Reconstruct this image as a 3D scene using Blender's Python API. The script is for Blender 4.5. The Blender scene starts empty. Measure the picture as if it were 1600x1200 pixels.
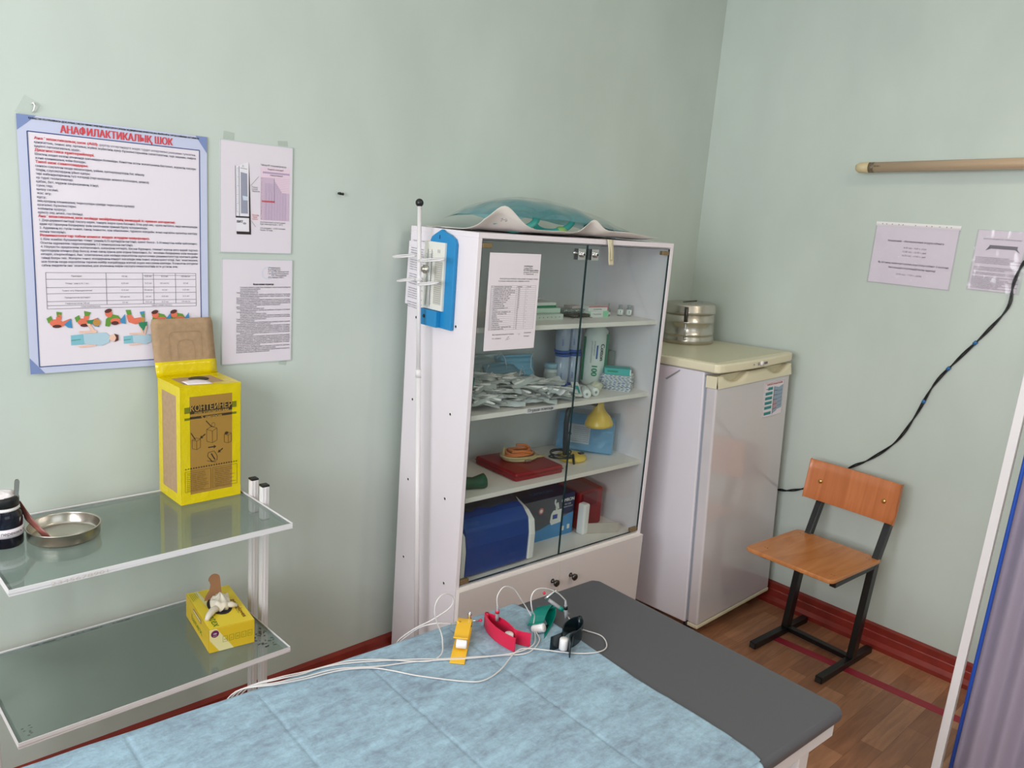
import bpy, bmesh, math, random
from mathutils import Vector, Matrix, noise
rnd = random.Random(7)
S = bpy.context.scene
PI = math.pi

# ------------------------------------------------------------------ camera, world, light, exposure
cam_d = bpy.data.cameras.new('camera')
cam = bpy.data.objects.new('camera', cam_d)
S.collection.objects.link(cam)
cam_d.sensor_width = 36.0
cam_d.lens = 1227.2 * 36.0 / 1600.0
cam_d.clip_start = 0.02
_r = Vector((0.73064, -0.67854, 0.07582)); _u = Vector((0.08841, 0.20414, 0.97494)); _f = Vector((0.67701, 0.70563, -0.20914))
m = Matrix.Identity(4)
for i in range(3):
    m[i][0] = _r[i]; m[i][1] = _u[i]; m[i][2] = -_f[i]
m.translation = Vector((-3.19757, -2.15080, 1.61851))
cam.matrix_world = m
S.camera = cam

world = bpy.data.worlds.new('daylight'); S.world = world
world.use_nodes = True
bg = world.node_tree.nodes['Background']
bg.inputs[0].default_value = (0.80, 0.90, 1.0, 1); bg.inputs[1].default_value = 1.0
S.view_settings.view_transform = 'Standard'; S.view_settings.look = 'None'
S.view_settings.gamma = 1.0; S.view_settings.use_curve_mapping = False
S.view_settings.exposure = 0.24

def window_light(name, loc, rot, sx, sy, power, col):
    l = bpy.data.lights.new(name, 'AREA'); l.shape = 'RECTANGLE'; l.size = sx; l.size_y = sy
    l.energy = power; l.color = col
    o = bpy.data.objects.new(name, l); S.collection.objects.link(o)
    o.location = loc; o.rotation_euler = rot
    return o
# daylight through the two windows (left wall and back wall)
window_light('window_daylight', (-4.72, -1.65, 1.80), (0, -PI/2, 0), 1.4, 2.1, 92, (1.0, 0.97, 0.985))
window_light('window_daylight', (-2.2, -3.92, 1.75), (-PI/2, 0, PI), 2.0, 1.5, 8, (0.97, 0.98, 1.0))
window_light('ceiling_lamp_light', (-1.35, -2.55, 2.93), (0, 0, 0), 0.3, 1.2, 15, (1.0, 0.84, 0.64))

# ------------------------------------------------------------------ helpers: materials
def lin(c):
    return tuple(((v/255.0)/12.92 if v/255.0 <= 0.04045 else ((v/255.0+0.055)/1.055)**2.4) for v in c) + (1.0,)
MATS = {}
def mat(name, col, rough=0.5, metal=0.0, spec=0.5, bump=0.0, bscale=60.0, vary=0.0, vscale=6.0, col2=None, coat=0.0, emis=0, stretch=None):
    if name in MATS: return MATS[name]
    mt = bpy.data.materials.new(name); mt.use_nodes = True
    nt = mt.node_tree; b = nt.nodes['Principled BSDF']
    b.inputs['Base Color'].default_value = lin(col)
    b.inputs['Roughness'].default_value = rough; b.inputs['Metallic'].default_value = metal
    b.inputs['Specular IOR Level'].default_value = spec
    if coat: b.inputs['Coat Weight'].default_value = coat; b.inputs['Coat Roughness'].default_value = 0.08
    tc = nt.nodes.new('ShaderNodeTexCoord'); vec = tc.outputs['Object']
    if stretch:
        mp = nt.nodes.new('ShaderNodeMapping'); mp.inputs['Scale'].default_value = stretch
        nt.links.new(vec, mp.inputs['Vector']); vec = mp.outputs['Vector']
    if vary:
        n = nt.nodes.new('ShaderNodeTexNoise'); n.inputs['Scale'].default_value = vscale; n.inputs['Detail'].default_value = 5
        nt.links.new(vec, n.inputs['Vector'])
        r = nt.nodes.new('ShaderNodeValToRGB'); r.color_ramp.elements[0].position = 0.35; r.color_ramp.elements[1].position = 0.65
        c2 = col2 if col2 else tuple(max(0, v*(1-vary)) for v in col)
        r.color_ramp.elements[0].color = lin(c2); r.color_ramp.elements[1].color = lin(col)
        nt.links.new(n.outputs['Fac'], r.inputs['Fac']); nt.links.new(r.outputs['Color'], b.inputs['Base Color'])
    if bump:
        n2 = nt.nodes.new('ShaderNodeTexNoise'); n2.inputs['Scale'].default_value = bscale; n2.inputs['Detail'].default_value = 4
        nt.links.new(vec, n2.inputs['Vector'])
        bp = nt.nodes.new('ShaderNodeBump'); bp.inputs['Strength'].default_value = bump; bp.inputs['Distance'].default_value = 0.01
        nt.links.new(n2.outputs['Fac'], bp.inputs['Height']); nt.links.new(bp.outputs['Normal'], b.inputs['Normal'])
    MATS[name] = mt
    return mt
def film(name, tint, opacity=0.0, col=(255,255,255), rough=0.03, refl=1.0, ior=1.45, bump=0, bscale=20):
    """thin clear sheet: tinted transparency + fresnel gloss + optional body colour"""
    if name in MATS: return MATS[name]
    mt = bpy.data.materials.new(name); mt.use_nodes = True
    nt = mt.node_tree; nt.nodes.clear(); N = nt.nodes.new
    out = N('ShaderNodeOutputMaterial'); tr = N('ShaderNodeBsdfTransparent'); tr.inputs[0].default_value = lin(tint)
    gl = N('ShaderNodeBsdfGlossy'); gl.inputs['Roughness'].default_value = rough
    # Schlick reflectance, the same from both sides of a thin sheet
    fr = N('ShaderNodeLayerWeight'); fr.inputs[0].default_value = 0.5
    pw = N('ShaderNodeMath'); pw.operation = 'POWER'; pw.inputs[1].default_value = 5.0
    nt.links.new(fr.outputs['Facing'], pw.inputs[0])
    f0 = ((ior-1)/(ior+1))**2
    ma = N('ShaderNodeMath'); ma.operation = 'MULTIPLY_ADD'; ma.inputs[1].default_value = 1-f0; ma.inputs[2].default_value = f0
    nt.links.new(pw.outputs[0], ma.inputs[0])
    mu = N('ShaderNodeMath'); mu.operation = 'MULTIPLY'; mu.inputs[1].default_value = refl; mu.use_clamp = True
    nt.links.new(ma.outputs[0], mu.inputs[0])
    mx = N('ShaderNodeMixShader'); nt.links.new(mu.outputs[0], mx.inputs[0])
    if bump:
        n2 = N('ShaderNodeTexNoise'); n2.inputs['Scale'].default_value = bscale
        tc = N('ShaderNodeTexCoord'); nt.links.new(tc.outputs['Object'], n2.inputs['Vector'])
        bp = N('ShaderNodeBump'); bp.inputs['Strength'].default_value = bump; bp.inputs['Distance'].default_value = 0.02
        nt.links.new(n2.outputs['Fac'], bp.inputs['Height']); nt.links.new(bp.outputs['Normal'], gl.inputs['Normal'])
    if opacity > 0:
        df = N('ShaderNodeBsdfDiffuse'); df.inputs[0].default_value = lin(col)
        m2 = N('ShaderNodeMixShader'); m2.inputs[0].default_value = opacity
        nt.links.new(tr.outputs[0], m2.inputs[1]); nt.links.new(df.outputs[0], m2.inputs[2])
        nt.links.new(m2.outputs[0], mx.inputs[1])
    else:
        nt.links.new(tr.outputs[0], mx.inputs[1])
    nt.links.new(gl.outputs[0], mx.inputs[2]); nt.links.new(mx.outputs[0], out.inputs[0])
    MATS[name] = mt
    return mt

def wall_mat(name, col):
    mt = mat(name, col, rough=0.33, spec=0.35, bump=0.10, bscale=9.0)
    nt = mt.node_tree; b = nt.nodes['Principled BSDF']
    tc = nt.nodes.new('ShaderNodeTexCoord')
    mp = nt.nodes.new('ShaderNodeMapping'); mp.inputs['Scale'].default_value = (1.2, 1.2, 0.7)
    n = nt.nodes.new('ShaderNodeTexNoise'); n.inputs['Scale'].default_value = 2.2; n.inputs['Detail'].default_value = 6
    r = nt.nodes.new('ShaderNodeValToRGB')
    r.color_ramp.elements[0].position = 0.3; r.color_ramp.elements[1].position = 0.72
    r.color_ramp.elements[0].color = lin(tuple(v*0.965 for v in col)); r.color_ramp.elements[1].color = lin(tuple(min(255, v*1.02) for v in col))
    nt.links.new(tc.outputs['Object'], mp.inputs['Vector']); nt.links.new(mp.outputs['Vector'], n.inputs['Vector'])
    nt.links.new(n.outputs['Fac'], r.inputs['Fac']); nt.links.new(r.outputs['Color'], b.inputs['Base Color'])
    return mt

def floor_mat():
    mt = bpy.data.materials.new('wood_linoleum'); mt.use_nodes = True
    nt = mt.node_tree; b = nt.nodes['Principled BSDF']; N = nt.nodes.new
    tc = N('ShaderNodeTexCoord')
    br = N('ShaderNodeTexBrick'); br.offset = 0.37
    br.inputs['Scale'].default_value = 1.0; br.inputs['Brick Width'].default_value = 0.34; br.inputs['Row Height'].default_value = 0.074
    br.inputs['Mortar Size'].default_value = 0.0004; br.inputs['Bias'].default_value = 0.0
    br.inputs['Color1'].default_value = lin((190, 138, 104)); br.inputs['Color2'].default_value = lin((152, 102, 74)); br.inputs['Mortar'].default_value = lin((92, 56, 40))
    nt.links.new(tc.outputs['Object'], br.inputs['Vector'])
    mp = N('ShaderNodeMapping'); mp.inputs['Scale'].default_value = (3.0, 26.0, 1.0)
    n = N('ShaderNodeTexNoise'); n.inputs['Scale'].default_value = 1.6; n.inputs['Detail'].default_value = 8; n.inputs['Distortion'].default_value = 1.2
    nt.links.new(tc.outputs['Object'], mp.inputs['Vector']); nt.links.new(mp.outputs['Vector'], n.inputs['Vector'])
    r = N('ShaderNodeValToRGB'); r.color_ramp.elements[0].position = 0.3; r.color_ramp.elements[1].position = 0.7
    r.color_ramp.elements[0].color = (0.62, 0.58, 0.55, 1); r.color_ramp.elements[1].color = (1.1, 1.08, 1.05, 1)
    nt.links.new(n.outputs['Fac'], r.inputs['Fac'])
    mx = N('ShaderNodeMix'); mx.data_type = 'RGBA'; mx.blend_type = 'MULTIPLY'; mx.inputs[0].default_value = 0.75
    nt.links.new(br.outputs['Color'], mx.inputs[6]); nt.links.new(r.outputs['Color'], mx.inputs[7])
    nt.links.new(mx.outputs[2], b.inputs['Base Color'])
    b.inputs['Roughness'].default_value = 0.38
    return mt

def wood_mat(name, c1, c2, stretch=(30, 2, 2), rough=0.28):
    mt = bpy.data.materials.new(name); mt.use_nodes = True
    nt = mt.node_tree; b = nt.nodes['Principled BSDF']; N = nt.nodes.new
    tc = N('ShaderNodeTexCoord'); mp = N('ShaderNodeMapping'); mp.inputs['Scale'].default_value = stretch
    n = N('ShaderNodeTexNoise'); n.inputs['Scale'].default_value = 2.0; n.inputs['Detail'].default_value = 6; n.inputs['Distortion'].default_value = 0.6
    r = N('ShaderNodeValToRGB'); r.color_ramp.elements[0].position = 0.32; r.color_ramp.elements[1].position = 0.68
    r.color_ramp.elements[0].color = lin(c1); r.color_ramp.elements[1].color = lin(c2)
    nt.links.new(tc.outputs['Object'], mp.inputs['Vector']); nt.links.new(mp.outputs['Vector'], n.inputs['Vector'])
    nt.links.new(n.outputs['Fac'], r.inputs['Fac']); nt.links.new(r.outputs['Color'], b.inputs['Base Color'])
    b.inputs['Roughness'].default_value = rough
    return mt

# ------------------------------------------------------------------ helpers: meshes
class MB:
    def __init__(s): s.v = []; s.f = []; s.mi = []; s.mats = []; s.sm = []
    def _m(s, m_):
        if m_ not in s.mats: s.mats.append(m_)
        return s.mats.index(m_)
    def add(s, vs, fs, m_, smooth=False, M=None):
        k = len(s.v); i = s._m(m_)
        s.v += [tuple(M @ Vector(p)) if M else tuple(p) for p in vs]
        for f in fs: s.f.append(tuple(k+j for j in f)); s.mi.append(i); s.sm.append(smooth)
        return s
    def box(s, lo, hi, m_, M=None):
        x0, y0, z0 = lo; x1, y1, z1 = hi
        vs = [(x0,y0,z0),(x1,y0,z0),(x1,y1,z0),(x0,y1,z0),(x0,y0,z1),(x1,y0,z1),(x1,y1,z1),(x0,y1,z1)]
        fs = [(0,3,2,1),(4,5,6,7),(0,1,5,4),(1,2,6,5),(2,3,7,6),(3,0,4,7)]
        return s.add(vs, fs, m_, False, M)
    def prism(s, pts, z0, z1, m_, M=None, smooth=False):
        """pts: outline in xy (any winding), extruded z0..z1"""
        a = sum(pts[i][0]*pts[(i+1) % len(pts)][1]-pts[(i+1) % len(pts)][0]*pts[i][1] for i in range(len(pts)))
        if a < 0: pts = pts[::-1]
        n = len(pts)
        vs = [(p[0], p[1], z0) for p in pts]+[(p[0], p[1], z1) for p in pts]
        fs = [tuple(range(n-1, -1, -1)), tuple(range(n, 2*n))]
        s.add(vs, fs, m_, False, M)
        k = len(s.v)-2*n; i = s._m(m_)
        for j in range(n):
            q = (j+1) % n
            s.f.append((k+j, k+q, k+n+q, k+n+j)); s.mi.append(i); s.sm.append(smooth)
        return s
    def tube(s, pts, r, m_, n=10, closed=False, M=None, cap=True):
        pts = [Vector(p) for p in pts]; N = len(pts)
        rs = r if isinstance(r, (list, tuple)) else [r]*N
        vs = []; fs = []
        up = None
        for i, p in enumerate(pts):
            if closed: t = pts[(i+1) % N]-pts[i-1]
            else: t = pts[min(i+1, N-1)]-pts[max(i-1, 0)]
            if t.length < 1e-9: t = Vector((0, 0, 1))
            t.normalize()
            if up is None:
                up = Vector((0, 0, 1)) if abs(t.z) < 0.9 else Vector((1, 0, 0))
            a = t.cross(up)
            if a.length < 1e-6: a = t.cross(Vector((0, 1, 0)))
            a.normalize(); b = t.cross(a).normalized(); up = -b if True else up
            for j in range(n):
                th = 2*PI*j/n
                vs.append(p+a*math.cos(th)*rs[i]+b*math.sin(th)*rs[i])
        L = N if closed else N-1
        for i in range(L):
            for j in range(n):
                q = (j+1) % n; i2 = (i+1) % N
                fs.append((i*n+j, i2*n+j, i2*n+q, i*n+q))
        if cap and not closed:
            fs.append(tuple(range(n))); fs.append(tuple((N-1)*n+j for j in range(n-1, -1, -1)))
        return s.add(vs, fs, m_, True, M)
    def lathe(s, prof, m_, n=40, M=None, smooth=True, c=(0, 0, 0)):
        vs = []; fs = []; N = len(prof)
        for (r, z) in prof:
            for j in range(n):
                th = 2*PI*j/n; vs.append((c[0]+r*math.cos(th), c[1]+r*math.sin(th), c[2]+z))
        for i in range(N-1):
            for j in range(n):
                q = (j+1) % n; fs.append((i*n+j, i*n+q, (i+1)*n+q, (i+1)*n+j))
        if prof[0][0] > 1e-6: fs.append(tuple(range(n-1, -1, -1)))
        if prof[-1][0] > 1e-6: fs.append(tuple((N-1)*n+j for j in range(n)))
        return s.add(vs, fs, m_, smooth, M)
    def grid(s, fn, nu, nv, m_, M=None, smooth=True):
        vs = []; fs = []
        for i in range(nu+1):
            for j in range(nv+1): vs.append(fn(i/nu, j/nv))
        for i in range(nu):
            for j in range(nv):
                a = i*(nv+1)+j; fs.append((a, a+nv+1, a+nv+2, a+1))
        return s.add(vs, fs, m_, smooth, M)
    def ball(s, c, r, m_, n=14, sc=(1, 1, 1), M=None, jig=0, seed=0):
        vs = []; fs = []
        for i in range(n+1):
            ph = PI*i/n
            for j in range(n*2):
                th = PI*j/n
                d = Vector((math.sin(ph)*math.cos(th), math.sin(ph)*math.sin(th), math.cos(ph)))
                rr = r*(1+(jig*noise.noise(d*2.1+Vector((seed, 0, 0))) if jig else 0))
                vs.append((c[0]+d.x*rr*sc[0], c[1]+d.y*rr*sc[1], c[2]+d.z*rr*sc[2]))
        for i in range(n):
            for j in range(2*n):
                q = (j+1) % (2*n); fs.append((i*2*n+j, (i+1)*2*n+j, (i+1)*2*n+q, i*2*n+q))
        return s.add(vs, fs, m_, True, M)
    def build(s, name, parent=None, bevel=0, seg=2, solid=0, sub=0, loc=None, rot=None):
        me = bpy.data.meshes.new(name); me.from_pydata(s.v, [], s.f)
        for x in s.mats: me.materials.append(x)
        me.polygons.foreach_set('material_index', s.mi)
        me.polygons.foreach_set('use_smooth', s.sm)
        me.update()
        bm = bmesh.new(); bm.from_mesh(me); bmesh.ops.remove_doubles(bm, verts=bm.verts, dist=1e-7)
        bm.to_mesh(me); bm.free()
        o = bpy.data.objects.new(name, me); S.collection.objects.link(o)
        if parent: o.parent = parent
        if loc: o.location = loc
        if rot: o.rotation_euler = rot
        if solid:
            q = o.modifiers.new('solid', 'SOLIDIFY'); q.thickness = solid; q.offset = 0
        if bevel:
            q = o.modifiers.new('bevel', 'BEVEL'); q.width = bevel; q.segments = seg; q.limit_method = 'ANGLE'; q.angle_limit = 0.6
            q.harden_normals = False
        if sub:
            q = o.modifiers.new('sub', 'SUBSURF'); q.levels = sub; q.render_levels = sub
        return o

def tag(o, label, cat, group=None, kind=None):
    if label: o['label'] = label
    if cat: o['category'] = cat
    if group: o['group'] = group
    if kind: o['kind'] = kind
    return o
def empty(name, loc, rz=0, label=None, cat=None, group=None):
    o = bpy.data.objects.new(name, None); S.collection.objects.link(o)
    o.empty_display_size = 0.05; o.location = loc; o.rotation_euler = (0, 0, rz)
    return tag(o, label, cat, group)
def struct(o): o['kind'] = 'structure'; return o
def copy_tree(o, parent=None):
    c = o.copy(); S.collection.objects.link(c); c.parent = parent
    for ch in list(o.children): copy_tree(ch, c)
    return c

_TC = {}
def text_geo(body, bold=0.0, res=1):
    k = (body, res)
    if k in _TC: return _TC[k]
    cu = bpy.data.curves.new('lettering', 'FONT'); cu.body = body; cu.resolution_u = res
    o = bpy.data.objects.new('lettering', cu)
    me = bpy.data.meshes.new_from_object(o)
    vs = [tuple(v.co[:2]) for v in me.vertices]; fs = [tuple(p.vertices) for p in me.polygons]
    bpy.data.objects.remove(o); bpy.data.curves.remove(cu); bpy.data.meshes.remove(me)
    if not vs: vs = [(0, 0), (1, 0), (1, .01)]; fs = []
    _TC[k] = (vs, fs, min(v[0] for v in vs), max(v[0] for v in vs))
    return _TC[k]

class Sheet:
    """a printed surface: 2-D layout (x right, y down, metres) laid on a frame or through a bend function"""
    def __init__(s, mb, org, xd, yd, bend=None, step=0.00025):
        s.mb = mb; s.o = Vector(org); s.x = Vector(xd).normalized(); s.y = Vector(yd).normalized()
        s.n = s.y.cross(s.x).normalized(); s.bend = bend; s.st = step
    def P(s, x, y, l):
        d = s.bend(x, y) if s.bend else 0.0
        return tuple(s.o+s.x*x+s.y*y+s.n*(l*s.st+d))
    def poly(s, pts, m_, l=1):
        a = sum(pts[i][0]*pts[(i+1) % len(pts)][1]-pts[(i+1) % len(pts)][0]*pts[i][1] for i in range(len(pts)))
        if a > 0: pts = pts[::-1]
        s.mb.add([s.P(x, y, l) for x, y in pts], [tuple(range(len(pts)))], m_)
    def rect(s, x0, y0, x1, y1, m_, l=1):
        if s.bend:
            n = max(1, int(abs(x1-x0)/0.03)); k = max(1, int(abs(y1-y0)/0.03))
            for i in range(n):
                for j in range(k):
                    s.poly([(x0+(x1-x0)*i/n, y0+(y1-y0)*j/k), (x0+(x1-x0)*(i+1)/n, y0+(y1-y0)*j/k), (x0+(x1-x0)*(i+1)/n, y0+(y1-y0)*(j+1)/k), (x0+(x1-x0)*i/n, y0+(y1-y0)*(j+1)/k)], m_, l)
        else: s.poly([(x0, y0), (x1, y0), (x1, y1), (x0, y1)], m_, l)
    def line(s, a, b, w, m_, l=1):
        d = Vector((b[0]-a[0], b[1]-a[1])); L = d.length or 1; n = Vector((-d.y, d.x))/L*w/2
        k = max(1, int(L/0.03)) if s.bend else 1
        for i in range(k):
            p = (a[0]+d.x*i/k, a[1]+d.y*i/k); q = (a[0]+d.x*(i+1)/k, a[1]+d.y*(i+1)/k)
            s.poly([(p[0]+n.x, p[1]+n.y), (q[0]+n.x, q[1]+n.y), (q[0]-n.x, q[1]-n.y), (p[0]-n.x, p[1]-n.y)], m_, l)
    def pline(s, pts, w, m_, l=1):
        for a, b in zip(pts[:-1], pts[1:]): s.line(a, b, w, m_, l)
    def frame(s, x0, y0, x1, y1, w, m_, l=1):
        s.line((x0, y0), (x1, y0), w, m_, l); s.line((x1, y0), (x1, y1), w, m_, l)
        s.line((x1, y1), (x0, y1), w, m_, l); s.line((x0, y1), (x0, y0), w, m_, l)
    def disc(s, cx, cy, rx, ry, m_, l=1, n=16, a0=0, a1=2*PI, rot=0):
        pts = []
        for i in range(n):
            t = a0+(a1-a0)*i/(n if a1-a0 > 6.2 else n-1); x = rx*math.cos(t); y = ry*math.sin(t)
            pts.append((cx+x*math.cos(rot)-y*math.sin(rot), cy+x*math.sin(rot)+y*math.cos(rot)))
        s.poly(pts, m_, l)
    def text(s, x, y, size, body, m_, l=2, w=None, align='l', bold=0.0, rot=0.0, maxw=None):
        if bold > 0.011:
            d = size*min(0.034, bold*1.2)
            s.text(x+d*math.cos(rot), y+d*math.sin(rot), size, body, m_, l+0.5, w, align, 0.0, rot, maxw)
            if bold > 0.025: s.text(x+d*2*math.cos(rot), y+d*2*math.sin(rot), size, body, m_, l+0.8, w, align, 0.0, rot, maxw)
        bold = 0.0
        vs, fs, a, b = text_geo(body, 0, 5 if size > 0.012 else (3 if size > 0.0075 else 2))
        W = (b-a)*size; sx = size
        if w: sx = w/(b-a); W = w
        elif maxw and W > maxw: sx = maxw/(b-a); W = maxw
        ox = x if align == 'l' else (x-W/2 if align == 'c' else x-W)
        ca, sa = math.cos(rot), math.sin(rot)
        out = []
        for (vx, vy) in vs:
            px = (vx-a)*sx+(ox-x); py = -vy*size
            out.append(s.P(x+px*ca-py*sa, y+px*sa+py*ca, l))
        s.mb.add(out, fs, m_)

# ------------------------------------------------------------------ materials
WALL = wall_mat('mint_wall_paint', (197, 207, 200))
CEIL = mat('ceiling_white', (232, 232, 226), rough=0.8)
RED = mat('oxblood_paint', (148, 48, 38), rough=0.35, vary=0.14, vscale=14, bump=0.15, bscale=30)
FLOOR = floor_mat()
LAM = mat('white_laminate', (232, 224, 230), rough=0.32)
LAMD = mat('white_laminate_door', (214, 206, 206), rough=0.3)
EDGE = mat('white_edge_band', (238, 230, 226), rough=0.35)
GLASS = film('cabinet_glass', (247, 251, 250), refl=0.85, ior=1.5)
GEDGE = mat('glass_edge_dark', (28, 52, 54), rough=0.1)
TGLASS = film('trolley_glass', (230, 237, 235), opacity=0.15, col=(150, 166, 160), refl=1.4, ior=1.52, rough=0.02)
CHROME = mat('chrome', (215, 216, 218), rough=0.14, metal=1.0)
STEEL = mat('brushed_steel', (196, 190, 180), rough=0.27, metal=1.0, bump=0.02, bscale=200)
DSTEEL = mat('dark_metal', (90, 88, 86), rough=0.3, metal=1.0)
BRASS = mat('brass', (150, 128, 92), rough=0.4, metal=0.7)
PAPER = mat('paper', (232, 224, 232), rough=0.55)
PAPERG = mat('laminated_paper', (226, 218, 228), rough=0.22)
INK = mat('ink_black', (40, 38, 46), rough=0.6)
INKG = mat('ink_grey', (112, 108, 118), rough=0.6)
WPL = mat('white_painted_metal', (224, 220, 222), rough=0.35)
BLK = mat('black_plastic', (24, 26, 28), rough=0.35)
BLKM = mat('black_powder_coat', (14, 15, 16), rough=0.35)
YTAPE = mat('yellow_tape', (218, 196, 6), rough=0.2, bump=0.35, bscale=25)
KRAFT = mat('kraft_cardboard', (176, 146, 114), rough=0.75, vary=0.06, vscale=80)
KRAFT2 = mat('kraft_under_tape', (164, 126, 58), rough=0.25)
VINYL = mat('grey_vinyl', (84, 84, 89), rough=0.42, bump=0.05, bscale=400)
CREAM = mat('cream_plastic', (226, 218, 190), rough=0.35)
FRW = mat('fridge_enamel', (208, 202, 206), rough=0.10, spec=0.7, coat=0.7)
FRS = mat('fridge_side_enamel', (222, 218, 226), rough=0.3)
GASK = mat('grey_gasket', (150, 156, 168), rough=0.6)
WOOD = wood_mat('chair_veneer', (184, 116, 66), (206, 138, 84), stretch=(2, 14, 2), rough=0.22)
WOODB = wood_mat('chair_back_veneer', (184, 108, 62), (204, 126, 78), stretch=(2, 22, 1.5), rough=0.3)
CABLEW = mat('white_cable', (214, 208, 206), rough=0.4)
TEAL = mat('teal_plastic', (0, 130, 116), rough=0.3)
REDP = mat('red_plastic', (206, 32, 70), rough=0.35)
YELP = mat('yellow_plastic', (240, 186, 44), rough=0.35)
BLKP = mat('black_green_plastic', (18, 32, 38), rough=0.25)
WHP = mat('white_plastic', (236, 232, 232), rough=0.35)
GRYP = mat('grey_plastic', (150, 150, 154), rough=0.4)
BLUP = mat('blue_plastic', (26, 132, 190), rough=0.4)
NAVY = mat('navy_plastic', (10, 64, 140), rough=0.3)
CLEAR = film('clear_film', (244, 246, 248), opacity=0.06, col=(255, 255, 255), refl=1.6, ior=1.45, bump=0.5, bscale=9)
TAPE = film('clear_tape', (252, 253, 252), opacity=0.03, col=(240, 240, 236), refl=1.0, rough=0.15)

# ------------------------------------------------------------------ room
X0, Y0, H = -4.9, -4.05, 3.0
b = MB(); b.box((X0, Y0, -0.05), (0.1, 0.1, 0), FLOOR); struct(b.build('floor'))
b = MB(); b.box((X0, Y0, H), (0.1, 0.1, H+0.1), CEIL); struct(b.build('ceiling'))
b = MB(); b.box((X0, 0, 0), (0.1, 0.1, H), WALL); struct(b.build('wall_back'))
b = MB(); b.box((0, Y0, 0), (0.1, 0, H), WALL); struct(b.build('wall_right'))
def wall_with_hole(name, axis, at, thick, a0, a1, w0, w1, z0, z1):
    b = MB()
    def bx(p0, p1, q0, q1):
        if axis == 'x': b.box((at-thick, p0, q0), (at, p1, q1), WALL)
        else: b.box((p0, at-thick, q0), (p1, at, q1), WALL)
    bx(a0, w0, 0, H); bx(w1, a1, 0, H); bx(w0, w1, 0, z0); bx(w0, w1, z1, H)
    return struct(b.build(name))
wall_with_hole('wall_left', 'x', -4.65, 0.25, Y0, 0, -2.75, -0.55, 1.05, 2.55)
wall_with_hole('wall_front', 'y', -3.85, 0.25, X0, 0, -3.2, -1.2, 1.0, 2.5)
def window(name, axis, at, w0, w1, z0, z1):
    fr = MB(); PN = film('window_pane', (248, 250, 250), refl=0.8)
    def bx(p0, p1, q0, q1, d=0.03, mm=WPL):
        if axis == 'x': fr.box((at-d, p0, q0), (at+d, p1, q1), mm)
        else: fr.box((p0, at-d, q0), (p1, at+d, q1), mm)
    bx(w0, w1, z0, z0+0.06); bx(w0, w1, z1-0.06, z1); bx(w0, w0+0.06, z0, z1); bx(w1-0.06, w1, z0, z1)
    mid = (w0+w1)/2; bx(mid-0.04, mid+0.04, z0, z1)
    bx(w0, w1, z0+(z1-z0)*0.68, z0+(z1-z0)*0.68+0.05)
    o = struct(fr.build(name))
    g = MB()
    if axis == 'x': g.box((at-0.003, w0+.05, z0+.05), (at+0.003, w1-.05, z1-.05), PN)
    else: g.box((w0+.05, at-0.003, z0+.05), (w1-.05, at+0.003, z1-.05), PN)
    g.build('pane', o)
window('window_1', 'x', -4.68, -2.75, -0.55, 1.05, 2.55)
window('window_2', 'y', -3.88, -3.2, -1.2, 1.0, 2.5)

def baseboard(name, pts_fn, length):
    prof = [(0, 0), (0.036, 0), (0.036, 0.018), (0.030, 0.026), (0.024, 0.034), (0.022, 0.062), (0.020, 0.066), (0.020, 0.092), (0, 0.096)]
    b = MB(); n = len(prof); K = 60; vs = []; fs = []
    for i in range(K+1):
        for (d, z) in prof: vs.append(pts_fn(i/K*length, d, z+0.0015*noise.noise(Vector((i*0.4, z*30, 0)))*(1 if z > 0.05 else 0)))
    for i in range(K):
        for j in range(n-1):
            fs.append((i*n+j, (i+1)*n+j, (i+1)*n+j+1, i*n+j+1))
    fs.append(tuple(range(n))); fs.append(tuple(K*n+j for j in range(n-1, -1, -1)))
    b.add(vs, fs, RED); return struct(b.build(name))
baseboard('baseboard_back', lambda t, d, z: (-4.64+t, -d, z), 4.63)
baseboard('baseboard_right', lambda t, d, z: (-d, -3.84+t, z), 3.82)

b = MB(); TAPER = mat('red_floor_tape', (158, 30, 52), rough=0.4)
b.prism([(-0.325, -0.80), (-0.282, -0.80), (-0.262, -1.12), (-0.20, -2.6), (-0.245, -2.6), (-0.306, -1.12)], 0.0, 0.0012, TAPER)
tag(b.build('floor_tape'), 'straight strip of red tape stuck on the brown floor beside the baseboard', 'tape')

# ------------------------------------------------------------------ glass-door cabinet
CTH = -0.0366; CO = Vector((-1.6857, -0.38638, 0))
CUX = Vector((math.cos(CTH), math.sin(CTH), 0)); CUV = Vector((-math.sin(CTH), math.cos(CTH), 0))
def cab(u, v, z): return CO+CUX*u+CUV*v+Vector((0, 0, z))
CW, CD, CH = 0.915, 0.350, 1.563
cabinet = empty('glass_door_cabinet', CO, CTH, 'tall white laminate medicine cabinet with two glass doors above two solid doors', 'cabinet')
T = 0.016
b = MB(); b.box((0, 0, 0.0), (T, CD, CH-T), LAM); b.build('side_panel', cabinet, bevel=0.0008, seg=1)
b = MB(); b.box((CW-T, 0, 0.0), (CW, CD, CH-T), LAM); b.build('side_panel', cabinet, bevel=0.0008, seg=1)
b = MB(); b.box((0, 0, CH-T), (CW, CD, CH), LAM); b.build('top_panel', cabinet, bevel=0.0008, seg=1)
b = MB(); b.box((T, CD-0.006, 0.03), (CW-T, CD-0.001, CH-T), mat('white_hardboard', (214, 216, 218), rough=0.5)); b.build('back_panel', cabinet)
for z in (1.277, 1.000, 0.728):
    b = MB(); b.box((T, 0.026, z-0.016), (CW-T, CD-0.007, z), EDGE); b.build('shelf', cabinet, bevel=0.0008, seg=1)
b = MB(); b.box((T, 0.0, 0.420), (CW-T, CD-0.007, 0.437), EDGE); b.build('bottom_shelf', cabinet)
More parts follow.
